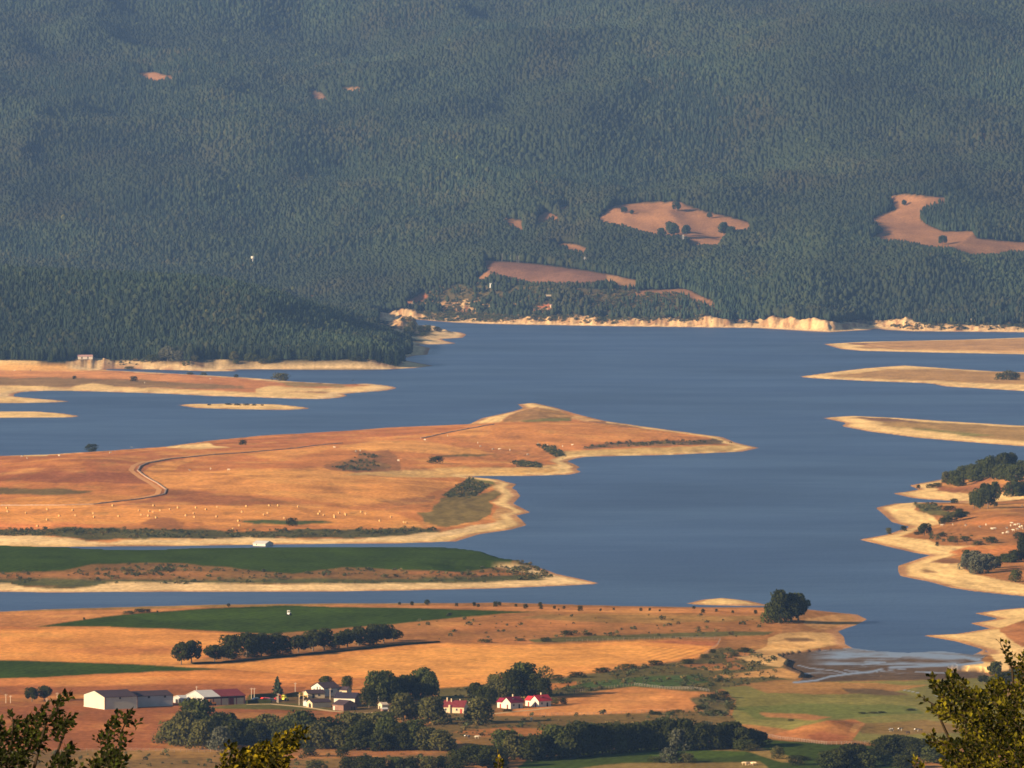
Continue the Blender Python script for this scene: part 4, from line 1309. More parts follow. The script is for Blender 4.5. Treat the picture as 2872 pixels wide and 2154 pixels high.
def trunk_mesh(var):
    r = random.Random(50 + var)
    mb = MB()
    mb.tube([(0, 0, -0.03), (0.01, 0, 0.15), (r.uniform(-.03, .03), r.uniform(-.03, .03), 0.42), (r.uniform(-.05, .05), 0, 0.7)], [0.045, 0.034, 0.024, 0.008], 7)
    for k in range(6):
        a = k * 1.1 + r.random()
        z0 = 0.16 + 0.07 * k
        mb.tube([(0, 0, z0), (0.16 * math.cos(a), 0.16 * math.sin(a), z0 + 0.13), (0.30 * math.cos(a), 0.30 * math.sin(a), z0 + 0.24)], [0.020, 0.012, 0.004], 5)
    me = mb.mesh('trunk')
    me.materials.append(M_BARK)
    return me


TRUNK = [trunk_mesh(k) for k in range(4)]
ORD = 'first second third fourth fifth sixth seventh eighth ninth tenth eleventh twelfth thirteenth fourteenth fifteenth sixteenth seventeenth eighteenth nineteenth twentieth'.split()


def nth(i):
    if i < 20:
        return ORD[i]
    i += 1
    return '%d%s' % (i, {1: 'st', 2: 'nd', 3: 'rd'}.get(i % 10, 'th') if i % 100 not in (11, 12, 13) else 'th')


tree_no = 0


def tree(px, py, w, h, kind='round', leaf='dark', label=None, cat='tree', group=None, name='broadleaf_tree', loc=None):
    global tree_no
    tree_no += 1
    p = at(px, py) if loc is None else loc
    k = mpp(p)
    W, H = w * k, h * k
    var = tree_no % 4
    if kind == 'conifer':
        o = empty('spruce_tree', p, tree_no * 1.7, (W, W, H))
        mesh_obj('crown', CONI[var], o)
    else:
        o = empty(name, p, tree_no * 1.7, (W, W, H))
        mesh_obj('crown', crown(kind, leaf, var), o)
    mesh_obj('trunk', TRUNK[var], o)
    return tag(o, label, cat, group)


def bush(px, py, w, h, leaf='dark', label=None, group=None, name='bush'):
    global tree_no
    tree_no += 1
    p = at(px, py)
    k = mpp(p)
    o = bpy.data.objects.new(name, crown('bush', leaf, tree_no % 4))
    COL.objects.link(o)
    o.location = p
    o.rotation_euler = (0, 0, tree_no * 1.3)
    o.scale = (w * k, w * k, h * k)
    return tag(o, label, 'bush', group)


LOOK = dict(dark='dark', mid='green', olive='olive', grey='pale grey')
SHAPE = dict(round='round-crowned', willow='drooping', tall='tall', sparse='thin airy', bush='low')


def series(lst, text, group, tree_h=True):
    """a row or thicket: the members told apart by look, then by their order along it"""
    lst = sorted(lst)
    seen = {}
    for t in lst:
        seen[(t[4], t[5])] = seen.get((t[4], t[5]), 0) + 1
    idx = {}
    for t in lst:
        key = (t[4], t[5])
        i = idx.get(key, 0)
        idx[key] = i + 1
        what = '%s %s %s' % (LOOK[t[5]], SHAPE[t[4]], 'bush' if t[4] == 'bush' else 'tree')
        lab = ('%s %s' % (what, text)) if seen[key] == 1 else ('%s %s from the left %s' % (nth(i), what, text))
        if group and 'thicket' in group:
            t = (t[0], t[1], t[2] * 1.28, t[3] * 1.08, t[4], t[5])
        elif group == 'trees in the row between the fields':
            t = (t[0], t[1], t[2] * 1.18, t[3], t[4], t[5])
        if t[4] == 'round' and group and 'lake shore' not in group and ('thicket' in group or 'growth' in group or 'clump' in group or 'olive' in group or 'knoll' in group):
            t = (t[0], t[1], t[2], t[3], 'dense', t[5])
        if t[4] == 'bush':
            bush(t[0], t[1], t[2], t[3], t[5], lab, group)
        else:
            tree(t[0], t[1], t[2], t[3], t[4], t[5], lab, 'tree', group)


R, Wl, T, Sp, B = 'round', 'willow', 'tall', 'sparse', 'bush'
D, M_, O, G_ = 'dark', 'mid', 'olive', 'grey'
series([(507, 1864, 42, 62, R, D), (536, 1861, 46, 64, R, D), (600, 1856, 46, 46, R, D), (625, 1850, 34, 36, R, D), (645, 1850, 50, 68, T, D), (690, 1844, 54, 68, R, D), (712, 1843, 46, 64, R, D), (732, 1841, 50, 64, R, D), (773, 1838, 60, 62, R, D),
        (792, 1836, 40, 52, R, D), (836, 1831, 46, 48, R, D), (877, 1826, 52, 58, R, D), (909, 1823, 48, 60, R, D), (950, 1818, 44, 42, R, D), (974, 1816, 42, 50, R, D), (1005, 1812, 52, 54, R, D), (1046, 1808, 46, 58, T, D), (1076, 1804, 52, 52, R, D), (1103, 1798, 42, 34, R, D),
        (655, 1849, 30, 16, B, D), (805, 1835, 26, 16, B, D), (930, 1820, 40, 16, B, D), (700, 1843, 60, 14, B, D), (760, 1838, 60, 14, B, D), (1030, 1809, 50, 14, B, D)],
       'in the row above the stubble field', 'trees in the row between the fields')
series([(87, 1968, 38, 40, R, D), (122, 1966, 38, 42, R, D)], 'beside the field west of the white shed', 'pair of trees beside the brown field')
series([(2165, 1748, 56, 56, Wl, M_), (2186, 1748, 66, 92, Wl, D), (2222, 1744, 70, 78, R, D), (2240, 1740, 62, 74, R, M_), (2206, 1745, 80, 76, R, D)], 'in the clump on the lake shore', 'trees of the clump on the lake shore')
tree(777, 1956, 46, 57, 'conifer', 'pine', 'dark pointed spruce standing behind the parked vehicles', 'tree')
series([(914, 1922, 40, 26, R, M_), (973, 1936, 32, 40, T, M_)], 'behind the white gabled farmhouse', 'trees behind the farmhouse')
series([(1035, 1985, 52, 62, T, D), (1052, 1973, 62, 90, T, M_), (1082, 1966, 58, 84, T, M_), (1110, 1962, 56, 62, T, D), (1140, 1960, 62, 66, T, D), (1162, 1958, 50, 62, T, D), (1186, 1958, 74, 84, R, M_), (1205, 1960, 50, 76, T, M_), (1100, 1972, 54, 60, R, D)],
       'in the tall clump east of the farmyard', 'trees of the tall clump by the farmyard')
series([(1130, 2024, 80, 78, Wl, O), (1165, 2020, 50, 46, Wl, O), (1214, 2032, 78, 78, Wl, O), (1344, 2028, 86, 70, Wl, O), (1190, 2000, 40, 40, R, D)], 'round the cream house', 'olive trees round the cream house')
series([(1385, 1952, 54, 60, Wl, O), (1412, 1954, 62, 66, Wl, O), (1440, 1956, 56, 78, T, D), (1468, 1952, 82, 92, R, M_), (1500, 1955, 54, 66, T, D), (1526, 1958, 42, 56, T, D), (1526, 1940, 44, 72, Sp, O), (1333, 1957, 42, 42, R, D), (1356, 1966, 44, 40, R, D), (1375, 1976, 30, 44, R, D)],
       'in the clump behind the red-roofed houses', 'trees of the clump behind the red roofs')
series([(1556, 1976, 28, 20, B, O), (1580, 1975, 24, 18, B, D), (1424, 1996, 30, 8, B, D)], 'beside the red-roofed houses', 'bushes beside the red roofs')
thick1 = [(478, 2088, 66, 60, Wl, O), (500, 2090, 60, 78, Wl, O), (520, 2092, 70, 90, Wl, O), (548, 2078, 86, 108, R, M_), (566, 2102, 58, 76, Wl, O), (590, 2090, 64, 76, R, D), (618, 2104, 52, 60, Wl, G_), (626, 2080, 74, 74, R, D), (650, 2092, 60, 66, R, D), (676, 2090, 56, 66, R, D),
          (700, 2082, 60, 60, R, M_), (720, 2094, 60, 60, R, D), (746, 2086, 64, 76, R, O), (772, 2090, 56, 70, Wl, O), (792, 2098, 60, 66, R, D), (815, 2088, 60, 74, R, M_), (838, 2098, 76, 96, Wl, M_), (862, 2092, 54, 74, R, D), (886, 2100, 62, 70, Wl, O), (912, 2084, 56, 66, T, D),
          (932, 2094, 50, 60, R, D), (950, 2100, 60, 58, R, O), (978, 2080, 68, 76, R, O), (1000, 2104, 56, 62, R, D), (1022, 2096, 60, 70, R, D), (1045, 2084, 64, 76, R, O), (1064, 2106, 48, 48, R, D), (1088, 2098, 60, 80, R, M_), (1114, 2104, 56, 70, R, D), (1140, 2098, 54, 66, R, D),
          (1165, 2103, 58, 76, T, M_), (1186, 2104, 46, 60, R, O), (1203, 2104, 46, 56, R, D), (1236, 2106, 58, 54, Wl, O), (1258, 2104, 34, 30, R, D), (905, 2050, 40, 24, R, D), (1075, 2040, 60, 40, R, M_), (1010, 2040, 56, 36, R, O)]
series(thick1, 'in the thicket below the farm', 'trees of the thicket below the farm')
series([(866, 2122, 46, 26, B, D), (958, 2124, 42, 28, B, D), (690, 2154, 60, 30, B, D), (885, 2160, 70, 28, B, O), (980, 2158, 60, 34, R, D), (1020, 2160, 60, 40, R, D), (1060, 2162, 60, 38, R, D), (1110, 2160, 56, 36, R, M_), (1150, 2160, 50, 34, R, D), (1200, 2160, 56, 38, R, O), (1240, 2156, 40, 36, R, D),
        (1280, 2160, 60, 56, R, D)], 'on the meadow edge below the long thicket', 'growth on the meadow edge')
thick2 = [(1318, 2146, 60, 52, R, D), (1345, 2144, 70, 50, R, M_), (1380, 2152, 76, 54, R, D), (1414, 2120, 66, 66, R, M_), (1440, 2132, 60, 66, Wl, O), (1466, 2130, 62, 60, R, M_), (1492, 2134, 56, 60, R, D), (1515, 2128, 60, 62, R, D), (1545, 2126, 68, 84, R, M_), (1575, 2126, 62, 82, T, M_), (1600, 2126, 64, 84, R, D),
          (1626, 2122, 62, 88, R, D), (1656, 2118, 64, 80, R, D), (1690, 2114, 60, 78, T, D), (1718, 2112, 60, 74, R, M_), (1745, 2110, 56, 72, R, D), (1772, 2108, 60, 72, T, D), (1800, 2106, 56, 74, R, D), (1826, 2104, 60, 74, T, M_), (1850, 2105, 56, 78, R, D), (1875, 2104, 56, 82, R, D), (1900, 2106, 44, 56, Wl, G_), (1920, 2104, 62, 80, T, D),
          (1946, 2104, 42, 62, Wl, G_), (1966, 2104, 50, 70, T, D), (1985, 2102, 34, 72, T, G_), (2007, 2102, 52, 62, R, D), (2030, 2100, 50, 66, T, D), (2052, 2098, 60, 68, R, D), (2080, 2100, 56, 56, R, D), (2105, 2096, 52, 48, R, D), (2126, 2092, 54, 38, R, D), (2085, 2106, 40, 30, B, M_), (2109, 2106, 36, 18, B, O), (1640, 2060, 44, 16, B, O)]
series(thick2, 'in the thicket along the stream', 'trees of the thicket along the stream')
series([(1877, 2140, 48, 42, B, G_), (1905, 2138, 50, 30, B, M_), (1930, 2140, 46, 28, B, O), (1842, 2138, 50, 16, B, M_), (2182, 2128, 42, 34, B, O), (2235, 2146, 56, 28, B, D), (2258, 2132, 40, 10, B, D)], 'on the green meadow by the stream', 'bushes on the green meadow')
series([(2330, 2154, 60, 44, R, M_), (2360, 2154, 56, 50, R, D), (2390, 2152, 66, 60, R, D), (2425, 2152, 60, 44, R, M_), (2450, 2132, 44, 30, R, D), (2472, 2122, 52, 44, R, D), (2495, 2122, 56, 54, R, D), (2520, 2120, 62, 54, R, D), (2548, 2122, 54, 50, R, D), (2575, 2124, 60, 48, R, D), (2600, 2124, 50, 44, R, D), (2486, 2146, 50, 28, B, M_), (2540, 2154, 60, 34, R, D),
        (2620, 2140, 60, 44, R, M_), (2660, 2140, 60, 50, R, D)], 'in the dark thicket below the mound', 'trees of the thicket below the mound')
series([(2795, 1900, 40, 44, R, M_), (2763, 1918, 34, 24, R, D), (2790, 1920, 36, 24, R, M_), (2824, 1920, 60, 36, R, D), (2850, 1915, 40, 40, R, M_), (2812, 1940, 50, 34, R, D)], 'at the end of the sandy bay', 'trees at the end of the sandy bay')
hillt = [(2655, 1355, 30, 32, R, O), (2677, 1360, 38, 40, R, M_), (2705, 1347, 38, 40, R, M_), (2727, 1345, 38, 43, R, M_), (2755, 1342, 44, 52, R, M_), (2782, 1342, 48, 62, R, M_), (2816, 1333, 48, 62, R, D), (2840, 1326, 38, 55, R, D), (2691, 1364, 38, 26, R, M_), (2740, 1352, 40, 36, R, M_), (2805, 1346, 42, 42, R, M_), (2830, 1350, 46, 48, R, M_),
         (2850, 1354, 50, 50, R, M_), (2868, 1326, 42, 34, R, M_), (2843, 1392, 56, 40, R, M_), (2868, 1389, 42, 36, R, D), (2900, 1350, 50, 60, R, M_), (2630, 1366, 28, 12, B, M_), (2610, 1369, 26, 12, B, D)]
series(hillt, 'on the wooded knoll above the sandy points', 'trees on the wooded knoll')
bush(2577, 1370, 13, 11, D, 'small lone dark bush on the sand of the first point', None)
series([(2733, 1427, 34, 48, R, M_), (2750, 1428, 38, 58, T, M_), (2772, 1428, 40, 68, R, D), (2792, 1408, 34, 56, R, M_), (2760, 1418, 36, 62, R, D)], 'in the clump at the head of the cove', 'trees at the head of the cove')
bush(2794, 1421, 13, 14, D, 'small round dark bush right of the cove clump', None)
series([(2672, 1463, 46, 28, B, O), (2694, 1458, 32, 26, R, D), (2644, 1471, 24, 19, B, D), (2656, 1466, 30, 16, B, M_), (2594, 1502, 38, 34, R, D), (2494, 1499, 18, 19, B, O), (2536, 1490, 18, 16, B, D), (2644, 1505, 32, 11, B, D), (2674, 1521, 30, 18, B, O), (2708, 1518, 30, 15, B, M_), (2744, 1529, 36, 12, B, O), (2782, 1524, 40, 19, B, M_), (2630, 1532, 11, 13, B, D),
        (2575, 1500, 24, 9, B, D), (2665, 1432, 40, 14, B, D), (2690, 1440, 30, 14, B, D), (2710, 1444, 26, 10, B, M_), (2678, 1412, 24, 14, B, D), (2860, 1512, 40, 20, B, D)], 'on the slope above the points', 'bushes above the sandy points')
series([(2713, 1599, 38, 46, Wl, G_), (2738, 1610, 40, 50, R, G_), (2757, 1606, 38, 52, R, G_), (2776, 1600, 44, 46, R, G_), (2712, 1564, 26, 22, R, M_), (2794, 1593, 34, 32, R, D), (2735, 1580, 40, 36, R, G_)], 'in the willow clump by the beach', 'willow clump above the curved beach')
series([(2821, 1577, 38, 24, R, M_), (2849, 1577, 42, 34, R, D), (2868, 1575, 30, 72, T, D), (2835, 1578, 34, 24, R, M_), (2851, 1632, 42, 34, B, M_)], 'behind the willow clump', 'trees behind the willow clump')
# bushes of the islands and banks
bush(256, 1267, 36, 22, D, 'dark round bush on the near edge of the big island, above the hay field')
bush(681, 1248, 24, 15, D, 'small dark bush beside the pale sand on the big island')
bush(1223, 1300, 46, 21, D, 'broad dark bush in the hollow of the big island')
bush(818, 1476, 32, 24, D, 'dark bush standing by the hay bales above the island beach')
bush(375, 1070, 24, 15, D, 'round dark bush on the low bank before the pine wood')
bush(208, 1063, 13, 9, D, 'tiny pointed bush on the low bank before the pine wood')
bush(362, 1036, 30, 9, O, 'flat brownish bush at the mouth of the side channel')
bush(788, 1068, 52, 22, O, 'broad olive bush on the tip of the low bank')
bush(662, 1059, 14, 9, D, 'small dark bush on the skyline of the low bank')
bush(571, 1053, 18, 9, O, 'small pale bush at the channel edge of the low bank')
bush(532, 1051, 24, 7, O, 'thin pale bush at the channel edge of the low bank')
bush(990, 1075, 12, 9, D, 'tiny dark bush at the end of the low sandy bank')
series([(455, 1012, 26, 34, R, G_), (470, 1012, 34, 40, R, G_), (497, 1013, 48, 30, B, G_), (545, 1014, 24, 17, B, O), (656, 1012, 28, 26, R, O), (662, 1021, 20, 13, B, M_), (697, 1013, 30, 22, B, M_), (716, 1014, 26, 20, B, M_), (740, 1019, 30, 13, B, O), (760, 1017, 30, 15, B, M_), (430, 1014, 40, 20, B, M_), (770, 1010, 40, 14, B, M_), (870, 1011, 40, 12, B, M_), (1000, 1012, 40, 12, B, D), (1060, 1010, 36, 12, B, M_)],
       'between the pines and their beach', 'bushes below the pine wood')
series([(1153, 936, 26, 34, R, O), (1142, 940, 22, 24, R, M_), (1179, 931, 28, 16, B, D), (1200, 929, 24, 18, B, M_), (1225, 927, 20, 11, B, D), (1188, 944, 16, 12, B, M_)], 'on the spit beyond the pine wood', 'growth on the spit')
series([(2806, 1066, 30, 20, B, M_), (2830, 1066, 40, 27, B, O), (2848, 1066, 30, 22, B, M_)], 'on the middle sand bank', 'bushes on the middle sand bank')
for x, y, w, h in ((586, 1137, 12, 4), (640, 1136, 22, 5), (665, 1137, 20, 5), (690, 1137, 18, 5), (712, 1138, 14, 5), (735, 1138, 10, 4)):
    bush(x, y, w, h, D, 'dark tuft on the crest of the small sand islet', 'tufts on the small sand islet')
for x, y, w in ((1750, 599, 17), (1772, 602, 12), (1898, 592, 24), (1990, 613, 16), (2644, 687, 24), (2535, 577, 15), (1856, 668, 26), (1890, 664, 34), (1925, 660, 26), (1878, 655, 30), (2030, 661, 34), (2050, 668, 30)):
    tree(x, y, w, w * 1.1, 'round', 'pine', {1750: 'small round tree high on the large hillside clearing', 1772: 'low bush beside the round tree on the large clearing', 1898: 'round tree on the upper rim of the large clearing', 1990: 'small tree at the right rim of the large clearing',
         2644: 'lone round tree on the winding right-hand clearing', 2535: 'tiny tree at the top of the winding clearing', 1856: 'left tree of the clump inside the large clearing', 1890: 'broad middle tree of the clump inside the large clearing', 1925: 'right tree of the clump inside the large clearing',
         1878: 'rear tree of the clump inside the large clearing', 2030: 'big round tree at the lower corner of the large clearing', 2050: 'smaller tree at the lower corner of the large clearing'}[x], 'tree', 'trees on the hillside clearings')
sb = [(1120, 1697, 9), (1155, 1698, 12), (1198, 1697, 16), (1280, 1701, 10), (1330, 1700, 12), (1341, 1703, 10), (1390, 1702, 16), (1401, 1699, 12), (1447, 1702, 9), (1474, 1707, 14), (1515, 1700, 12), (1518, 1709, 12), (1555, 1708, 10), (1567, 1712, 6), (1582, 1708, 9), (1628, 1714, 16), (1685, 1714, 8), (1722, 1711, 7), (1798, 1714, 10), (1823, 1713, 9), (1851, 1715, 7),
      (1947, 1708, 9), (1973, 1720, 13), (2010, 1716, 9), (2056, 1720, 9), (2120, 1722, 12), (640, 1702, 10), (440, 1718, 6), (234, 1739, 8)]
for i, (x, y, w) in enumerate(sb):
    bush(x, y, w, w * 0.95, D, '%s small dark bush from the left on the dry strip along the near shore' % nth(i) if i < 99 else None, 'small bushes along the near shore')
for i, (x, y, w, h) in enumerate(((360, 1722, 34, 9), (390, 1718, 36, 11), (412, 1717, 24, 9), (1360, 1802, 40, 10), (1530, 1800, 30, 12), (1590, 1782, 40, 14), (1460, 1798, 30, 8), (1650, 1782, 30, 8), (1500, 1914, 40, 14), (1560, 1908, 44, 16), (1620, 1900, 50, 16), (1690, 1886, 50, 14), (1760, 1876, 50, 14), (1840, 1866, 46, 14), (1930, 1862, 40, 14), (1975, 1845, 24, 12), (2000, 1832, 20, 12),
                                  (2090, 1830, 40, 14), (2060, 1842, 34, 12), (2000, 1962, 40, 16), (2030, 1956, 36, 18), (2050, 1990, 34, 14), (2010, 2002, 40, 12), (1960, 1990, 30, 12), (1900, 2000, 40, 10), (1840, 2004, 40, 9), (2420, 2002, 26, 5), (2450, 2001, 30, 5), (2475, 2000, 24, 5), (2555, 1993, 28, 6), (2220, 2023, 20, 7))):
    bush(x, y, w, h, D if i % 3 else O, '%s low scrub bush from the left along the field margins near the stream' % nth(sorted((360, 390, 412, 1360, 1530, 1590, 1460, 1650, 1500, 1560, 1620, 1690, 1760, 1840, 1930, 1975, 2000, 2090, 2060, 2000.5, 2030, 2050, 2010, 1960, 1900, 1840.5, 2420, 2450, 2475, 2555, 2220)).index(x if not (x in (2000, 1840) and i > 18) else x + 0.5)), 'bushes along the field margins')

# ------------------------------------------------------------------ heath and scrub as ground cover
def cover(polys, spacing, lo, hi, seed):
    """points over pieces of ground seen through outlines"""
    r = np.random.default_rng(seed)
    P = []
    for poly, dn in polys:
        a = np.array(poly, float)
        x0, x1, y0, y1 = a[:, 0].min(), a[:, 0].max(), a[:, 1].min(), a[:, 1].max()
        sel = (PX > x0) & (PX < x1) & (PY > y0) & (PY < y1) & (GY > 2905)
        sel &= inpoly(PX, PY, poly) & (SD > 3)
        ii, jj = np.nonzero(sel)
        if not len(ii):
            continue
        # chance per grid cell from its ground area
        dyc = np.gradient(rows)[ii]
        dxc = rows[ii] * (t_cols[1] - t_cols[0])
        lam = dyc * dxc / spacing ** 2 * dn
        cnt = r.poisson(lam)
        k = np.repeat(np.arange(len(ii)), cnt)
        y = rows[ii[k]] + (r.random(len(k)) - 0.5) * dyc[k]
        x = (t_cols[jj[k]] + (r.random(len(k)) - 0.5) * (t_cols[1] - t_cols[0])) * y
        P.append(np.stack([x, y], 1))
    P = np.concatenate(P)
    n = fbm(P[:, 0] / 18.0, P[:, 1] / 30.0, seed, 2)
    P = P[r.random(len(P)) < np.clip(0.5 + 1.1 * n, 0.05, 1)]
    z = gz_many(P[:, 0], P[:, 1])[0]
    h = lo + (hi - lo) * r.random(len(P)) ** 2
    return np.stack([P[:, 0], P[:, 1], z - 0.05], 1), h


heath = [([(-300, 1490), (120, 1486), (200, 1482), (560, 1488), (900, 1486), (1180, 1482), (1235, 1487), (1000, 1508), (400, 1510), (160, 1502), (-300, 1506)], 0.7), ([(1262, 1378), (1290, 1354), (1320, 1342), (1372, 1362), (1344, 1384), (1320, 1398), (1250, 1394)], 1.6), ([(1436, 1297), (1460, 1292), (1530, 1304), (1516, 1312), (1450, 1310)], 2.0),
         ([(1500, 1249), (1550, 1251), (1585, 1272), (1590, 1289), (1560, 1284), (1530, 1265)], 1.4), ([(990, 1286), (1010, 1272), (1060, 1276), (1050, 1286)], 0.9), ([(930, 1312), (960, 1296), (1040, 1292), (1080, 1304), (1040, 1322), (960, 1322)], 0.55), ([(1632, 1252), (1760, 1239), (2010, 1233), (2060, 1242), (1880, 1248), (1640, 1258)], 0.5),
         ([(-300, 1612), (200, 1604), (380, 1582), (640, 1594), (820, 1612), (960, 1596), (1300, 1606), (1440, 1576), (1560, 1618), (1400, 1634), (-300, 1640)], 0.32), ([(330, 1584), (470, 1584), (500, 1612), (350, 1616)], 1.2), ([(1430, 1576), (1480, 1570), (1560, 1610), (1500, 1625), (1420, 1612)], 0.9),
         ([(1240, 1940), (1450, 1918), (1700, 1884), (1960, 1850), (2020, 1818), (2130, 1832), (2180, 1852), (2200, 1900), (2000, 1940), (1780, 1924), (1570, 1950), (1330, 1985)], 0.40), ([(1935, 1958), (2010, 1948), (2060, 1965), (2040, 2010), (1990, 2012), (1960, 1985)], 0.8), ([(1220, 2004), (1400, 2010), (1960, 1998), (2060, 2012), (2080, 2060), (1300, 2070), (1200, 2050)], 0.30),
         ([(-300, 2112), (430, 2108), (960, 2116), (1300, 2116), (1300, 2190), (-300, 2190)], 0.22), ([(1180, 1726), (1500, 1724), (2150, 1728), (2180, 1790), (1300, 1798), (1130, 1792)], 0.06), ([(2560, 1412), (2620, 1414), (2680, 1440), (2720, 1450), (2650, 1452), (2580, 1432)], 0.8), ([(2590, 1490), (2700, 1500), (2850, 1520), (2700, 1530), (2600, 1512)], 0.25),
         ([(1120, 900), (1200, 860), (1300, 880), (1420, 870), (1600, 880), (1900, 880), (2010, 900), (1700, 910), (1300, 902)], 0.6), ([(1130, 880), (1240, 808), (1420, 806), (1740, 816), (1900, 822), (1990, 856), (1990, 900), (1300, 900)], 0.9), ([(-300, 1006), (200, 1008), (420, 1010), (900, 1010), (1120, 1008), (900, 1016), (400, 1022), (100, 1012)], 0.5), ([(2490, 915), (2600, 905), (2872, 908), (2872, 926), (2560, 925)], 1.0), ([(1110, 1000), (1200, 1000), (1160, 1012)], 0.3)]
sp_, sh_ = cover(heath, 3.4, 0.5, 2.1, 171)
SCR = [crown_mesh('scrub_%d' % k, 460 + k, 'bush', 70) for k in range(4)]
for me in SCR:
    me.materials.append(M_SCRUB)
    v = np.empty(len(me.vertices) * 3, np.float32)
    me.vertices.foreach_get('co', v)
    # bigger leaf clumps for so small a plant
    v = v.reshape(-1, 4, 3)
    c = v.mean(1, keepdims=True)
    me.vertices.foreach_set('co', (c + (v - c) * 3.2).ravel())
    me.update()
ns = len(sp_)
far_ = (sp_[:, 1] > 8000)
sh_ = sh_ * np.where(far_, 1.9, 1.0)
tt = (0.75 + 0.5 * rng.random((ns, 1))) * np.where(rng.random((ns, 1)) < 0.25, np.array([[1.9, 1.4, 1.1]]), np.array([[0.85, 0.95, 0.9]]))
scatter('undergrowth', 'stuff', sp_, rng.random(ns) * 6.28, np.stack([sh_ * (1.2 + rng.random(ns)), sh_ * (1.2 + rng.random(ns)), sh_], 1), rng.integers(0, 4, ns), tt, SCR)
print('wood', nW, 'single pines', len(pick), 'scrub', ns)
# ------------------------------------------------------------------ buildings
def paint(name, c, rough=0.75, var=0.10, scale=0.5, metal=0.0):
    return mat_plain(name, tuple(np.clip(c, 0, 1)), rough, var, scale, metal)


P_WHITE = paint('white_render', (0.42, 0.40, 0.345), 0.8, 0.08, 0.35)
P_SHED = paint('pale_shed_cladding', (0.37, 0.355, 0.28), 0.8, 0.06, 0.3)
P_CREAM = paint('cream_render', (0.42, 0.335, 0.22), 0.85, 0.10)
P_GREYM = paint('grey_sheet_metal', (0.30, 0.295, 0.285), 0.6, 0.10, 0.25)
P_DARKR = paint('dark_brown_roof', (0.040, 0.027, 0.033), 0.9, 0.12, 0.6)
P_NAVY = paint('slate_blue_roof', (0.022, 0.019, 0.032), 0.85, 0.15, 0.6)
P_MAROON = paint('maroon_roof', (0.12, 0.022, 0.026), 0.85, 0.14, 0.5)
P_CRIM = paint('crimson_roof', (0.14, 0.008, 0.028), 0.85, 0.12, 0.6)
P_RED = paint('bright_red_roof', (0.36, 0.020, 0.032), 0.8, 0.10, 0.6)
P_BRICK = paint('brown_brick', (0.15, 0.085, 0.065), 0.9, 0.18, 1.2)
P_STONE = paint('pale_stone', (0.46, 0.40, 0.34), 0.9, 0.2, 1.0)
P_TAN = paint('tan_panels', (0.40, 0.29, 0.20), 0.85, 0.12, 0.8)
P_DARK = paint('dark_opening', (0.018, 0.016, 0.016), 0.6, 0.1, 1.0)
P_GLASS = paint('window_glass', (0.03, 0.04, 0.05), 0.12, 0.1, 1.0)
P_REDD = paint('red_door', (0.26, 0.035, 0.030), 0.6, 0.1, 1.0)
P_POST = paint('pale_wood', (0.42, 0.34, 0.26), 0.85, 0.15, 2.0)
P_LGREY = paint('light_grey_roof', (0.36, 0.36, 0.35), 0.6, 0.08, 0.4)
P_RUSTP = paint('faded_pink_roof', (0.34, 0.20, 0.18), 0.8, 0.15, 0.6)


def gable(name, px, py, L, W, he, hr, deg, wall, roof, label, cat='house', over=0.35, doors=(), wins=(), chim=None, roofs=None, group=None, sink=0.6, kids=None):
    """a gabled building: ridge along local x, turned by deg; front long side at local -y, west gable at local -x.
    doors / wins: (side, along, width, height, sill, material) with side 'f','b','w','e'"""
    p = at(px, py)
    o = empty(name, p, math.radians(deg))
    tag(o, label, cat, group)
    x, y = L / 2, W / 2
    mb = MB()
    v = [(-x, -y, -sink), (x, -y, -sink), (x, y, -sink), (-x, y, -sink), (-x, -y, he), (x, -y, he), (x, y, he), (-x, y, he), (-x, 0, hr), (x, 0, hr)]
    mb.add(v, [(0, 1, 5, 4), (2, 3, 7, 6), (3, 0, 4, 8, 7), (1, 2, 6, 9, 5), (3, 2, 1, 0), (4, 5, 9, 8), (6, 7, 8, 9)])
    mb.build('wall', wall, o)
    sl = (hr - he) / y
    for (xa, xb, m) in (roofs or ((-x - over, x + over, roof),)):
        rb = MB()
        t, e = 0.16, over
        for s in (-1, 1):
            ya, za = s * (y + e), he - sl * e + 0.03
            zb = hr + 0.03
            q = [(xa, ya, za), (xb, ya, za), (xb, 0, zb), (xa, 0, zb), (xa, ya, za + t), (xb, ya, za + t), (xb, 0, zb + t), (xa, 0, zb + t)]
            f = [(0, 3, 2, 1), (4, 5, 6, 7), (0, 1, 5, 4), (0, 4, 7, 3), (1, 2, 6, 5)]
            rb.add(q, f if s < 0 else [tuple(reversed(k)) for k in f])
        rb.build('roof', m, o)

    def panel(kind, side, along, w, h, sill, mat, d=0.06):
        b = MB()
        if side == 'f':
            b.box(along - w / 2, along + w / 2, -y - d, -y - 0.004, sill, sill + h)
        elif side == 'b':
            b.box(along - w / 2, along + w / 2, y + 0.004, y + d, sill, sill + h)
        elif side == 'w':
            b.box(-x - d, -x - 0.004, along - w / 2, along + w / 2, sill, sill + h)
        else:
            b.box(x + 0.004, x + d, along - w / 2, along + w / 2, sill, sill + h)
        return b.build(kind, mat, o)
    for a in doors:
        panel('door', *a)
    for (side, along, w, h, sill, mat) in wins:
        f = panel('window', side, along, w + 0.16, h + 0.16, sill - 0.08, P_WHITE, 0.05)
        b = MB()
        d0, d1 = 0.052, 0.075
        if side == 'f':
            b.box(along - w / 2, along + w / 2, -y - d1, -y - d0, sill, sill + h)
        elif side == 'w':
            b.box(-x - d1, -x - d0, along - w / 2, along + w / 2, sill, sill + h)
        else:
            b.box(x + d0, x + d1, along - w / 2, along + w / 2, sill, sill + h)
        b.build('pane', mat, f)
    if chim:
        for (cx, cy, w, top) in chim:
            zb = hr - sl * abs(cy) - 0.4
            MB().box(cx - w / 2, cx + w / 2, cy - w / 2, cy + w / 2, zb, top).build('chimney', P_CREAM, o)
    return o


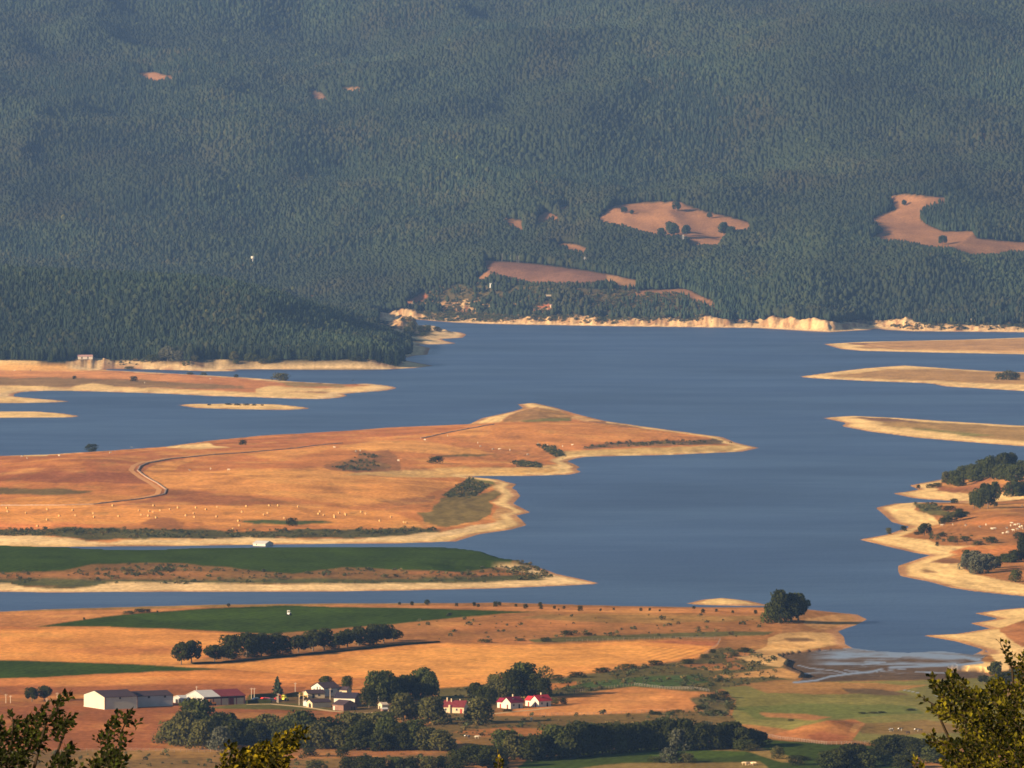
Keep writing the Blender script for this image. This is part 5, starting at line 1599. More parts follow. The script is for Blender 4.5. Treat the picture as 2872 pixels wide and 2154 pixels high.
# the white shed and its neighbour
s1 = gable('white_shed', 308, 1984, 16.0, 22.0, 5.4, 7.7, 28.5, P_SHED, P_DARKR, 'large white shed with its bright gable to the sun and a dark brown roof', 'shed', 0.25)
for (a, b, c, d) in ((-8.0, -11.0, 0.35, 0.35), (8.0, -11.0, 0.25, 0.25)):
    MB().box(a - c / 2, a + c / 2, b - d / 2, b + d / 2, -0.3, 5.35).build('corner_post', P_BRICK, s1)
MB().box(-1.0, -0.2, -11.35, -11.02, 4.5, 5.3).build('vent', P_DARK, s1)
MB().box(-8.06, -8.004, -0.5, 0.5, 6.2, 7.0).build('vent', P_GREYM, s1)
MB().box(-8.08, -8.004, -11.2, 11.2, -0.5, 0.35).build('plinth', P_STONE, s1)
s2 = gable('grey_shed', 412, 1979, 19.0, 13.0, 4.8, 6.6, 28.5, P_GREYM, P_DARKR, 'long grey shed with a dark roof half in the shadow of the white shed', 'shed', 0.25)
for k in (-2.5, 5.5):
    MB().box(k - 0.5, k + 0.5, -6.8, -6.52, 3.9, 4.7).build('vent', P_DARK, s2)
MB().box(9.3, 9.55, -6.62, -6.4, -0.3, 4.75).build('corner_post', P_BRICK, s2)
# the two-tone barn
b3 = gable('barn', 604, 1974, 21.0, 17.0, 3.9, 6.3, 30, P_GREYM, P_MAROON, 'farm barn with half pale grey and half maroon roof and an open tan front', 'barn', 0.3, roofs=((-10.8, -2.2, P_LGREY), (-2.2, 10.8, P_MAROON)))
for k in range(6):
    xx = -9.6 + k * 3.9
    MB().box(xx - 0.14, xx + 0.14, -8.75, -8.5, -0.3, 3.75).build('post', P_MAROON, b3)
for k in range(5):
    xx = -9.6 + k * 3.9
    MB().box(xx + 0.25, xx + 3.65, -8.58, -8.503, -0.3, 3.0).build('panel', P_TAN, b3)
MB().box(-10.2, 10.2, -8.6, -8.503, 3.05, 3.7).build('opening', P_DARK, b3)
MB().box(2.4, 4.6, -8.70, -8.59, -0.2, 3.2).build('door', P_MAROON, b3)
MB().box(-10.62, -10.504, 1.5, 4.0, -0.2, 3.2).build('door', P_CREAM, b3)
gable('lean_to', 515, 1971, 7.0, 9.0, 2.2, 3.3, 30, P_GREYM, P_LGREY, 'low pale lean-to with a dark doorway at the west end of the two-tone barn', 'shed', 0.25, doors=(('w', 0.5, 2.4, 1.9, -0.2, P_DARK), ('w', -2.8, 1.3, 1.8, -0.2, P_BRICK)))
# farmhouses
h1 = gable('farmhouse', 912, 1950, 8.5, 11.0, 3.7, 5.9, 33, P_WHITE, P_DARKR, 'white gabled farmhouse with a purplish brown roof behind the farmyard', 'house', 0.45, wins=(('w', -2.2, 0.9, 1.2, 2.9, P_GLASS), ('w', 0.2, 0.9, 1.2, 2.9, P_GLASS), ('f', 0, 0.9, 1.1, 1.6, P_GLASS)))
gable('annexe', 880, 1957, 8.0, 6.5, 2.3, 3.6, 20, P_CREAM, P_DARKR, 'low annexe with brown roof and tan wall in front of the white farmhouse', 'house', 0.4, doors=(('f', -1.5, 1.1, 1.9, 0, P_DARK),), wins=(('f', 1.2, 0.9, 0.9, 1.0, P_GLASS),))
gable('annexe', 962, 1950, 6.0, 5.0, 2.6, 3.9, -25, P_CREAM, P_DARKR, 'small cream annexe tucked between the farmhouse and the dark-roofed house', 'house', 0.3, wins=(('f', 0, 0.9, 0.9, 1.1, P_GLASS),))
h2 = gable('garage', 893, 1983, 9.5, 5.4, 2.3, 3.5, 30, P_CREAM, P_DARKR, 'cream gabled garage with a dark arched opening facing the field', 'garage', 0.3)
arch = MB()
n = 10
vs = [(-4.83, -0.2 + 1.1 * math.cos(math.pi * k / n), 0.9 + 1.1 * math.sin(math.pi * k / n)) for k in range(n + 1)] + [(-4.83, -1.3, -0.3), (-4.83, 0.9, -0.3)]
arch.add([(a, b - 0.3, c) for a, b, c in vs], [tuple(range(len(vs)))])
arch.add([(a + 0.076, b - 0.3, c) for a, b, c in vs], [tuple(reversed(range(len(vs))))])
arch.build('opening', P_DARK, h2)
gable('lean_to', 866, 1980, 4.0, 3.6, 1.7, 2.4, 30, P_LGREY, P_LGREY, 'pale grey lean-to against the cream garage', 'shed', 0.15, doors=(('w', 0, 0.8, 1.4, -0.2, P_GREYM),))
h3 = gable('house', 974, 1981, 10.0, 8.0, 4.0, 6.1, -20, P_WHITE, P_NAVY, 'white house under a steep dark blue roof with a brown end wall', 'house', 0.35)
MB().add([(5.06, -4, -0.5), (5.06, 4, -0.5), (5.06, 4, 4.0), (5.06, 0, 6.05), (5.06, -4, 4.0), (5.004, -4, -0.5), (5.004, 4, -0.5), (5.004, 4, 4.0), (5.004, 0, 6.05), (5.004, -4, 4.0)], [(0, 1, 2, 3, 4), (9, 8, 7, 6, 5), (0, 4, 9, 5), (4, 3, 8, 9), (3, 2, 7, 8), (2, 1, 6, 7)]).build('end_wall', P_BRICK, h3)
h4 = gable('brick_outbuilding', 966, 1991, 7.5, 8.0, 2.5, 4.3, -48, P_BRICK, P_DARKR, 'brown brick outbuilding with a small white door, before the dark-roofed house', 'outbuilding', 0.25, doors=(('f', -2.6, 0.9, 1.9, -0.1, P_WHITE), ('e', 2.4, 0.7, 1.6, -0.1, P_DARK), ('e', 0.9, 0.5, 1.4, 0.1, P_DARK)))
gable('hut', 1074, 1988, 3.2, 3.4, 1.9, 2.8, 32, P_CREAM, P_POST, 'tiny cream hut with a pale roof on the lane beside the thicket', 'hut', 0.2, doors=(('w', 0.3, 1.0, 1.5, -0.2, P_DARK),))
gable('woodshed', 1077, 1998, 2.6, 2.6, 1.5, 2.0, 20, P_BRICK, P_LGREY, 'dark little woodshed standing in front of the tiny cream hut', 'shed', 0.15, doors=(('f', 0, 1.4, 1.3, -0.2, P_DARK),))
gable('cottage', 1052, 1958, 6.0, 5.5, 2.8, 4.2, 20, P_BRICK, P_MAROON, 'brown cottage half hidden by the tall clump of trees', 'house', 0.3, chim=((-2.0, 0.8, 0.5, 5.0),))
tk = empty('storage_tank', at(1064, 1968), 0.3)
tag(tk, 'white round storage tank on legs in the tall clump of trees', 'tank')
q = MB()
q.tube([(0, 0, 0.7), (0, 0, 0.8), (0, 0, 2.0), (0, 0, 2.3), (0, 0, 2.45)], [0.75, 0.95, 0.95, 0.6, 0.08], 14)
q.build('vessel', P_WHITE, tk)
for a in range(3):
    MB().tube([(0.7 * math.cos(a * 2.1), 0.7 * math.sin(a * 2.1), -0.2), (0.7 * math.cos(a * 2.1), 0.7 * math.sin(a * 2.1), 0.85)], [0.07, 0.07], 5).build('leg', P_GREYM, tk)
hc = gable('cream_house', 1277, 1998, 9.8, 8.0, 2.8, 5.2, -14, P_CREAM, P_MAROON, 'cream cottage with maroon roof and chimneys between the olive trees', 'house', 0.4, chim=((-3.6, -0.6, 0.5, 6.6), (-1.6, -0.9, 0.45, 6.2), (2.0, 0.5, 0.5, 5.9)),
           doors=(('f', 3.6, 1.0, 2.0, -0.1, P_REDD),), wins=(('f', 1.6, 0.8, 0.9, 1.1, P_GLASS), ('f', -3.4, 0.8, 0.9, 1.1, P_GLASS)))
MB().box(-2.0, -1.2, -4.7, -4.02, -0.3, 3.6).build('chimney', P_CREAM, hc)
for (bx, by, roof, nm, deg) in ((1428, 1986, P_CRIM, 'crimson', 42), (1505, 1981, P_RED, 'bright red', 42)):
    o = gable('roofed_house', bx + (10 if nm == 'crimson' else 12), by, 7.4, 5.4, 2.9, 5.0, deg, P_WHITE, roof, 'pale house with a %s roof, the %s of the pair at the lane end' % (nm, 'western' if nm == 'crimson' else 'eastern'), 'house', 0.5,
              doors=(('w', -0.6, 0.9, 1.9, -0.1, P_REDD if nm != 'crimson' else P_MAROON), ('f', 1.5, 0.9, 1.9, -0.1, P_DARK)), wins=(('f', -1.8, 0.8, 0.9, 1.1, P_GLASS),), chim=((1.0, 0.9, 0.5, 6.1),))
    # a lower wing to the west, its roof sloping towards the viewer
    w = MB()
    w.box(-3.2, 0.6, 2.704, 6.8, -0.6, 2.6)
    w.build('wing', P_WHITE, o)
    rw = MB()
    q = [(-3.6, 2.72, 2.5), (-3.6, 7.2, 2.5), (-1.3, 7.2, 4.4), (-1.3, 2.72, 4.4), (1.0, 7.2, 2.5), (1.0, 2.72, 2.5)]
    rw.add(q, [(0, 3, 2, 1), (3, 5, 4, 2), (1, 2, 4), (0, 5, 3)])
    rw.build('roof', roof, o)
    MB().box(-3.28, -3.204, 4.2, 5.1, -0.1, 1.9).build('door', P_REDD, o)
    MB().box(-1.2, 0.2, -2.0, -1.0, 4.2, 4.45).build('skylight', P_GLASS, o)
# the shed on the green peninsula
gable('field_barn', 737, 1533, 9.5, 9.0, 2.1, 3.6, -32, P_WHITE, P_LGREY, 'lone pale barn with grey roof on the edge of the green peninsula', 'barn', 0.35, doors=(('e', 0.5, 2.6, 1.8, -0.2, P_GREYM),), wins=(('f', -2.0, 0.8, 0.6, 1.2, P_GLASS),))
# ruin and houses by the wood
gable('ruined_house', 238, 1006, 17.0, 9.0, 2.8, 4.4, 8, P_STONE, P_RUSTP, 'low house with a faded pink roof on the pale bluff before the pine wood', 'house', 0.4, doors=(('f', -4, 1.4, 2.2, 0, P_DARK), ('f', 3, 1.4, 2.2, 0, P_DARK)))
for (bx, by, L, W, he, hr, rf, wl, lab) in (
        (690, 756, 13, 9, 5, 7.5, P_RUSTP, P_WHITE, 'white house in the wood below the water tower'), (655, 762, 8, 6, 3.5, 5, P_LGREY, P_GREYM, 'small pale hut west of the house below the water tower'),
        (113, 892, 8, 6, 4.5, 6.5, P_LGREY, P_WHITE, 'white cottage half buried in the planted pine wood'), (135, 891, 9, 7, 4, 6.0, P_RUSTP, P_STONE, 'pinkish cottage beside the white one in the pine wood'),
        (1382, 806, 9, 7, 4.5, 6.5, P_LGREY, P_LGREY, 'pale blue-grey house among trees above the far shore'), (1537, 838, 10, 7, 4, 6, P_CREAM, P_CREAM, 'cream house among trees near the far shore, below the ploughed field'),
        (1548, 862, 5, 4, 3, 4.2, P_RUSTP, P_CREAM, 'small hut on the reddish slope under the cream house'), (1862, 806, 6, 5, 3, 4.2, P_LGREY, P_WHITE, 'white hut at the wood edge above the curved clearing'), (1885, 805, 5, 4, 3, 4.0, P_LGREY, P_GREYM, 'grey hut at the wood edge above the curved clearing'),
        (2725, 904, 7, 5, 3.5, 5, P_CREAM, P_CREAM, 'cream hut in the bushes at the right of the far shore')):
    gable('cottage' if 'hut' not in lab else 'hut', bx, by, L, W, he, hr, 20, wl, rf, lab, 'house' if 'hut' not in lab else 'hut', 0.3, doors=(('f', 1, 1.0, 1.8, 0, P_DARK),))
# water tower
p = at(709, 752)
k = mpp(p)
wt_ = empty('water_tower', p)
tag(wt_, 'slim white water tower standing out of the far wood', 'water tower')
H = 34 * k
MB().tube([(0, 0, -0.5), (0, 0, H * 0.80)], [0.9, 0.7], 10).build('shaft', P_GREYM, wt_)
MB().tube([(0, 0, H * 0.74), (0, 0, H * 0.80), (0, 0, H * 0.97), (0, 0, H)], [0.9, 3.0, 3.0, 0.4], 12).build('tank', P_WHITE, wt_)

# ------------------------------------------------------------------ poles and pylons
def pole(px, py, h, label, group, arm=False, mat=None):
    p = at(px, py)
    k = mpp(p)
    o = empty('utility_pole', p)
    tag(o, label, 'utility pole', group)
    H = h * k
    MB().tube([(0, 0, -0.4), (0, 0, H)], [0.16, 0.11], 6).build('shaft', mat or P_POST, o)
    b = MB().box(-0.7, 0.7, -0.05, 0.05, H - 0.55, H - 0.43)
    for s in (-0.6, 0, 0.6):
        b.tube([(s, 0, H - 0.43), (s, 0, H - 0.2)], [0.04, 0.03], 5)
    b.build('crossarm', P_POST, o)
    return o


for x, y, h, lab in ((704, 1965, 36, 'pale wooden pole nearest the two-tone barn, one of a close pair'), (712, 1966, 37, 'pale wooden pole of the close pair, on the vehicles\' side'), (779, 1972, 28, 'short pole standing in front of the spruce'), (776, 1970, 18, 'thin low post beside the pole before the spruce'), (827, 1952, 38, 'tall pale pole on the hedge east of the spruce'),
                     (838, 1978, 32, 'pole at the yard fence with a pale plate, west of the garage'), (850, 1978, 40, 'tall pole at the yard fence just west of the cream garage'), (925, 1962, 32, 'pole in front of the white farmhouse roof'), (14, 1972, 26, 'pole at the far west end of the brown field'), (27, 1972, 22, 'second pole from the west end of the brown field'), (129, 1972, 14, 'short white post under the tree pair'),
                     (158, 1958, 16, 'short pole between the tree pair and the white shed'), (550, 1940, 16, 'thin mast rising behind the grey barn gable'), (1316, 1978, 10, 'white post beside the dark trees west of the red roofs')):
    pole(x, y, h, lab, 'poles about the farm', mat=P_POST)
for i, (x, y, h) in enumerate(((1357, 728, 18), (1392, 731, 18), (1408, 733, 20), (1432, 735, 18), (1450, 737, 20), (1455, 738, 20))):
    pole(x, y, h, '%s pale pole from the left along the top of the ploughed field' % nth(i), 'poles along the ploughed field', mat=P_LGREY)


def pylon(px, py, h, label):
    p = at(px, py)
    H = h * mpp(p)
    o = empty('pylon', p)
    tag(o, label, 'pylon', 'power pylons in the far wood')
    m = MB()
    b = H * 0.10
    lv = [(0, b), (H * 0.35, b * 0.6), (H * 0.7, b * 0.3), (H, b * 0.08)]
    for sx in (-1, 1):
        for sy in (-1, 1):
            m.tube([(sx * w, sy * w, z) for z, w in lv], [0.28] * 4, 4)
    for (z0, w0), (z1, w1) in zip(lv, lv[1:]):
        for s in (-1, 1):
            m.tube([(-w0, s * w0, z0), (w1, s * w1, z1)], [0.18, 0.18], 4)
            m.tube([(w0, s * w0, z0), (-w1, s * w1, z1)], [0.18, 0.18], 4)
            m.tube([(s * w0, -w0, z0), (s * w1, w1, z1)], [0.18, 0.18], 4)
    m.build('lattice', P_LGREY, o)
    a = MB()
    for z, w in ((H * 0.72, 3.4), (H * 0.84, 2.8), (H * 0.94, 2.0)):
        a.box(-w, w, -0.15, 0.15, z, z + 0.3)
    a.build('crossarm', P_LGREY, o)


pylon(1315, 728, 26, 'lattice pylon left of the ploughed field')
pylon(1916, 692, 34, 'lattice pylon beside the tree clump in the large clearing')
pylon(1640, 750, 30, 'lattice pylon in the trees above the ploughed field')

# ------------------------------------------------------------------ vehicles in the farmyard
P_TYRE = paint('tyre', (0.02, 0.02, 0.02), 0.9)


def car(px, py, deg, col, label, kind='car'):
    o = empty('parked_car' if kind == 'car' else 'tractor', at(px, py), math.radians(deg))
    tag(o, label, 'car' if kind == 'car' else 'tractor')
    m = paint('car_paint', col, 0.35, 0.04)
    if kind == 'car':
        b = MB()
        prof = [(-2.1, 0.35), (2.1, 0.35), (2.15, 0.75), (1.2, 0.92), (0.6, 1.45), (-1.3, 1.48), (-1.95, 1.0), (-2.15, 0.8)]
        n = len(prof)
        b.add([(x, -0.85, z) for x, z in prof] + [(x, 0.85, z) for x, z in prof], [tuple(range(n)), tuple(range(2 * n - 1, n - 1, -1))] + [(k, (k + 1) % n + 0, (k + 1) % n + n, k + n)[::-1] for k in range(n)])
        b.build('body', m, o)
        for s in (-1, 1):
            MB().add([(-1.25, s * 0.86, 0.95), (1.0, s * 0.86, 0.95), (0.5, s * 0.86, 1.38), (-1.2, s * 0.86, 1.40)], [(0, 1, 2, 3)]).build('window', P_GLASS, o)
            for x in (-1.3, 1.3):
                MB().tube([(x, s * 0.72, 0.32), (x, s * 0.90, 0.32)], [0.33, 0.33], 10).build('wheel', P_TYRE, o)
    else:
        MB().box(-0.3, 2.0, -0.45, 0.45, 0.7, 1.5).build('hood', m, o)
        c = MB()
        for sx in (-1.5, -0.2):
            for sy in (-0.6, 0.6):
                c.box(sx - 0.06, sx + 0.06, sy - 0.06, sy + 0.06, 1.0, 2.6)
        c.box(-1.6, -0.1, -0.7, 0.7, 2.6, 2.75)
        c.box(-1.6, -0.3, -0.65, 0.65, 0.7, 1.5)
        c.build('cab', m, o)
        for s in (-1, 1):
            MB().tube([(-1.0, s * 0.6, 0.75), (-1.0, s * 1.0, 0.75)], [0.78, 0.78], 12).build('wheel', P_TYRE, o)
            MB().tube([(1.5, s * 0.55, 0.42), (1.5, s * 0.8, 0.42)], [0.44, 0.44], 10).build('wheel', P_TYRE, o)
    return o


car(719, 1966, 10, (0.45, 0.55, 0.62), 'pale blue car parked nearest the two-tone barn')
car(741, 1965, 40, (0.55, 0.04, 0.02), 'bright red car beside the pale blue one')
car(752, 1966, -20, (0.42, 0.03, 0.02), 'dark red car between the bright red car and the spruce')
car(779, 1966, 15, (0.50, 0.03, 0.02), 'red car parked in front of the spruce')
car(788, 1966, 0, (0.45, 0.03, 0.02), 'red tractor between the spruce and the yellow car', 'tractor')
car(798, 1966, 60, (0.60, 0.55, 0.05), 'yellow green tractor at the edge of the yard', 'tractor')
car(848, 1960, 20, (0.55, 0.35, 0.03), 'orange tractor by the poles next to the annexe', 'tractor')
car(763, 1968, 5, (0.03, 0.03, 0.04), 'dark car parked between the two red ones')
car(592, 1979, 30, (0.65, 0.22, 0.03), 'orange tractor at the corner of the two-tone barn', 'tractor')
# a sprayer standing out on the green field
car(810, 1726, 75, (0.60, 0.60, 0.58), 'white tractor working alone on the green field', 'tractor')

# ------------------------------------------------------------------ walls, hedges, tracks and fences
P_STONEW = paint('weathered_stone', (0.26, 0.18, 0.13), 0.9, 0.25, 0.8)


def world_line(pts, step=6.0):
    out = []
    P = [at(*p) for p in pts]
    for a, b in zip(P, P[1:]):
        n = max(1, int((b - a).length / step))
        for k in range(n):
            q = a.lerp(b, k / n)
            out.append(Vector((q.x, q.y, ground_z(q.x, q.y))))
    out.append(P[-1])
    return out


def wall_line(name, pts, w, h, mat, label, cat):
    L = world_line(pts, 5.0)
    r = random.Random(5)
    mb = MB()
    vs, fs = [], []
    for i, p in enumerate(L):
        t = (L[min(i + 1, len(L) - 1)] - L[max(i - 1, 0)])
        t.z = 0
        t.normalize()
        nrm = Vector((-t.y, t.x, 0))
        hh = h * r.uniform(0.7, 1.15)
        for s, z in ((-1, -0.3), (-0.8, hh), (0.8, hh * r.uniform(0.9, 1.05)), (1, -0.3)):
            q = p + nrm * (s * w / 2)
            vs.append((q.x, q.y, p.z + z))
    for i in range(len(L) - 1):
        for k in range(3):
            fs.append((i * 4 + k, i * 4 + k + 1, (i + 1) * 4 + k + 1, (i + 1) * 4 + k))
    fs += [(3, 2, 1, 0), tuple((len(L) - 1) * 4 + k for k in range(4))]
    mb.add(vs, fs)
    return tag(mb.build(name, mat), label, cat)


trackline = [(0, 1418), (180, 1417), (260, 1415), (391, 1400), (440, 1391), (460, 1386), (465, 1373), (440, 1355), (417, 1343), (395, 1328), (385, 1320), (392, 1308), (412, 1299), (477, 1287), (580, 1277), (694, 1269), (830, 1257), (960, 1243)]
wall_line('field_wall', trackline, 1.3, 0.65, P_STONEW, 'long winding stone field wall across the big island', 'wall')
wall_line('field_wall', [(1180, 1230), (1225, 1220), (1280, 1209), (1340, 1198), (1385, 1191)], 1.3, 0.65, P_STONEW, 'short straight field wall near the far tip of the big island', 'wall')


def sheet_line(name, pts, w, mat, off=0.0, lift=0.05):
    L = world_line(pts, 6.0)
    mb = MB()
    vs, fs = [], []
    for i, p in enumerate(L):
        t = (L[min(i + 1, len(L) - 1)] - L[max(i - 1, 0)])
        t.z = 0
        t.normalize()
        nrm = Vector((-t.y, t.x, 0))
        for s in (-1, 1):
            q = p + nrm * (s * w / 2 + off)
            vs.append((q.x, q.y, ground_z(q.x, q.y) + lift))
    fs = [(2 * i, 2 * i + 2, 2 * i + 3, 2 * i + 1) for i in range(len(L) - 1)]
    mb.add(vs, fs)
    o = mb.build(name, mat)
    return tag(o, kind='structure')


P_TRACK = paint('dusty_track', tuple(alb((218, 150, 96))), 0.95, 0.15, 0.3)
sheet_line('path', trackline[3:], 4.0, P_TRACK, 5.0, 0.10)
P_LANE = paint('gravel_lane', tuple(alb((206, 170, 136))), 0.95, 0.15, 0.3)
sheet_line('lane', [(690, 1976), (760, 1975), (850, 1983), (930, 1995), (1010, 2001), (1060, 1998), (1110, 1990)], 3.4, P_LANE, 0, 0.06)
sheet_line('lane', [(1376, 2003), (1440, 1996), (1500, 1991), (1545, 1985)], 3.0, P_LANE, 0, 0.06)
wall_line('yard_hedge', [(700, 1960), (760, 1957), (830, 1954), (870, 1952)], 2.4, 1.9, MLEAF['dark'], 'clipped dark hedge behind the parked vehicles', 'hedge')
wall_line('bank_hedge', [(690, 1974), (720, 1972), (760, 1972)], 2.0, 1.6, MLEAF['dark'], 'dark hedge before the parked vehicles', 'hedge')
wall_line('row_shadow_strip', [(540, 1863), (620, 1860), (760, 1847), (900, 1833), (1010, 1822), (1130, 1809), (1230, 1802)], 2.4, 0.9, MLEAF['dark'], 'low dark strip standing in for the shadow under the row of trees', 'hedge')  # leafy strip added to paint the row's shadow along its foot


P_FENCE = paint('grey_fence_wood', (0.19, 0.14, 0.10), 0.9, 0.3, 0.3)


def fence(pts, label, gap=4.0, h=1.5):
    L = world_line(pts, gap)
    o = empty('post_fence', L[0])
    tag(o, label, 'fence')
    q = MB()
    q.box(-0.075, 0.075, -0.075, 0.075, -0.3, h)
    me = q.mesh('post')
    me.materials.append(P_FENCE)
    n = len(L)
    wires = MB()
    for i, p in enumerate(L):
        if i < 98:
            c = bpy.data.objects.new('post', me)
            COL.objects.link(c)
            c.parent = o
            c.location = p - L[0]
    for z in (0.5, 1.0, 1.35):
        wires.tube([(p - L[0]) + Vector((0, 0, z)) for p in L[:98]], [0.02] * min(n, 98), 3, False)
    wires.build('wire', P_GREYM, o)


fence([(150, 2110), (330, 2106), (470, 2109), (640, 2111)], 'post and wire fence along the foot of the brown field', 2.6, 1.4)
fence([(2150, 2066), (2190, 2074), (2250, 2081), (2320, 2089), (2390, 2088), (2440, 2086)], 'post and wire fence round the foot of the brown mound', 1.8, 1.3)
fence([(1570, 1950), (1660, 1936), (1780, 1923), (1880, 1934), (1990, 1941)], 'fence of dark posts along the top of the right-hand stubble field', 2.4, 1.3)
fence([(1590, 1800), (1720, 1797), (1880, 1792), (2021, 1794)], 'fence along the far edge of the bright stubble field', 2.8, 1.4)
fence([(2021, 1796), (2014, 1810), (1985, 1832), (1960, 1845)], 'fence down the right-hand end of the bright stubble field', 5.5, 1.4)
fence([(1480, 2009), (1700, 2005), (1900, 1995)], 'fence along the lower edge of the right-hand stubble field', 2.6, 1.2)

# ------------------------------------------------------------------ hay bales and cattle
P_HAY = paint('hay', tuple(alb((206, 156, 110))), 0.95, 0.15, 1.5)
bm_ = MB()
bm_.tube([(-0.75, 0, 0.85), (-0.7, 0, 0.85), (0.7, 0, 0.85), (0.75, 0, 0.85)], [0.80, 0.88, 0.88, 0.80], 14)
bale_me = bm_.mesh('hay_bale')
bale_me.materials.append(P_HAY)
bales = [(18, 1427), (20, 1437), (72, 1441), (131, 1431), (165, 1449), (203, 1433), (210, 1448), (131, 1460), (104, 1478), (260, 1442), (263, 1452), (315, 1420), (331, 1450), (389, 1434), (395, 1446), (415, 1449), (418, 1436), (428, 1438), (430, 1420), (437, 1454), (448, 1434), (476, 1431), (498, 1426), (520, 1448), (543, 1442), (544, 1452),
         (549, 1426), (577, 1431), (608, 1424), (607, 1451), (668, 1463), (670, 1476), (653, 1486), (678, 1438), (690, 1422), (740, 1446), (750, 1441), (755, 1420), (780, 1420), (796, 1455), (836, 1423), (893, 1443), (897, 1437), (908, 1447), (937, 1448), (938, 1453), (951, 1441), (967, 1443), (970, 1446), (1013, 1438), (1025, 1443), (1097, 1452), (1065, 1463), (1133, 1467), (1140, 1468)]
for i, (x, y) in enumerate(bales):
    o = bpy.data.objects.new('hay_bale', bale_me)
    COL.objects.link(o)
    o.location = at(x, y)
    o.rotation_euler = (0, 0, 0.9 + 0.5 * math.sin(i * 2.3))
    o.scale = (0.8, 0.8, 0.8)
    tag(o, 'round pale hay bale lying on the cut hay field of the big island', 'hay bale', 'round bales on the island hay field')


def cow_mesh(name):
    """one continuous body grown from a skeleton"""
    bones = [((0, 0, 1.05), .34), ((0.55, 0, 1.08), .33), ((0.95, 0, 1.15), .22), ((1.25, 0, 1.22), .15), ((1.55, 0, 1.08), .12), ((1.72, 0, 0.98), .08), ((-0.55, 0, 1.08), .33), ((-0.78, 0, 1.12), .24)]
    edges = [(0, 1), (1, 2), (2, 3), (3, 4), (4, 5), (0, 6), (6, 7)]
    for s in (-1, 1):
        for x, xk in ((0.62, 0.66), (-0.62, -0.55)):
            b = len(bones)
            bones += [((x, s * 0.18, 0.80), .15), ((xk, s * 0.20, 0.45), .08), ((x - 0.05, s * 0.20, 0.0), .06)]
            edges += [(1 if x > 0 else 6, b), (b, b + 1), (b + 1, b + 2)]
    b = len(bones)
    bones += [((-0.98, 0, 1.0), .05), ((-1.02, 0, 0.5), .03)]
    edges += [(7, b), (b, b + 1)]
    me = bpy.data.meshes.new(name)
    me.from_pydata([x for x, r in bones], edges, [])
    o = bpy.data.objects.new(name, me)
    COL.objects.link(o)
    sk = o.modifiers.new('skin', 'SKIN')
    for v, (x, r) in zip(me.skin_vertices[0].data, bones):
        v.radius = (r, r)
    me.skin_vertices[0].data[0].use_root = True
    su = o.modifiers.new('smooth', 'SUBSURF')
    su.levels = su.render_levels = 1
    dg = bpy.context.evaluated_depsgraph_get()
    res = bpy.data.meshes.new_from_object(o.evaluated_get(dg))
    bpy.data.objects.remove(o)
    return res


def hide(name, c1, c2=None):
    m, nt, N, L, p = nodes(name)
    p.inputs['Roughness'].default_value = 0.8
    if c2 is None:
        p.inputs['Base Color'].default_value = (*c1, 1)
    else:
        t = N.new('ShaderNodeTexCoord')
        n = N.new('ShaderNodeTexNoise')
        n.inputs['Scale'].default_value = 1.1
        L.new(t.outputs['Object'], n.inputs['Vector'])
        r = N.new('ShaderNodeValToRGB')
        r.color_ramp.interpolation = 'CONSTANT'
        r.color_ramp.elements[0].color = (*c1, 1)
        r.color_ramp.elements[1].position = 0.52
        r.color_ramp.elements[1].color = (*c2, 1)
        L.new(n.outputs['Fac'], r.inputs[0])
        L.new(r.outputs[0], p.inputs['Base Color'])
    return m


cow0 = cow_mesh('cow_body')
COW = {}
for nm, m in (('white', hide('pale_hide', (0.46, 0.40, 0.30))), ('tan', hide('tan_hide', (0.50, 0.36, 0.22))), ('pied', hide('pied_hide', (0.02, 0.018, 0.016), (0.70, 0.68, 0.62))), ('dark', hide('dark_hide', (0.04, 0.025, 0.02)))):
    COW[nm] = cow0.copy()
    COW[nm].materials.clear()
    COW[nm].materials.append(m)


def cow(px, py, kind, deg, label, group):
    o = bpy.data.objects.new('cow', COW[kind])
    COL.objects.link(o)
    o.location = at(px, py)
    o.rotation_euler = (0, 0, math.radians(deg))
    s = 1.0
    o.scale = (s, s, s)
    tag(o, label, 'cow', group)


for i, (x, y, kd) in enumerate(((2498, 2051, 'pied'), (2505, 2051, 'pied'), (2526, 2050, 'pied'), (2549, 2060, 'dark'), (2572, 2052, 'pied'), (2584, 2053, 'dark'))):
    cow(x, y, kd, (100, 80, 20, 200, 10, 170)[i], ['black and white cow at the left of the herd on the olive meadow', 'second black and white cow from the left on the olive meadow', 'black and white cow in the middle of the meadow herd', 'small dark cow nearest the thicket on the olive meadow', 'black and white cow on the right of the meadow herd', 'dark cow at the right end of the meadow herd'][i], 'cattle on the olive meadow')
shp = [(2643, 1476), (2710, 1476), (2767, 1474), (2784, 1486), (2792, 1485), (2826, 1484), (2836, 1477), (2848, 1475), (2858, 1473), (2862, 1476), (2868, 1479), (2844, 1490), (2856, 1487), (2870, 1485), (2814, 1499), (2826, 1497), (2828, 1494), (2868, 1421), (2862, 1482), (2840, 1470), (2750, 1480), (2674, 1474)]
for i, (x, y) in enumerate(shp):
    cow(x, y, 'white', i * 47, 'small pale cow grazing with the herd on the dry slope above the sandy points', 'pale cattle on the dry slope')
isl = [(60, 1282), (75, 1287), (165, 1280), (370, 1258), (382, 1257), (347, 1258), (308, 1272), (1255, 1224), (1192, 1236), (1510, 1247), (1536, 1250), (1605, 1250), (1480, 1277), (1340, 1244), (1118, 1294), (1348, 1254), (1430, 1264), (1400, 1262), (1382, 1262), (1578, 1254), (938, 1257), (532, 1321), (590, 1317), (640, 1320), (998, 1268), (1010, 1266)]
for i, (x, y) in enumerate(isl):
    cow(x, y, 'white', i * 61 + 20, 'tiny pale cow standing far off on the big island', 'pale cattle on the big island')
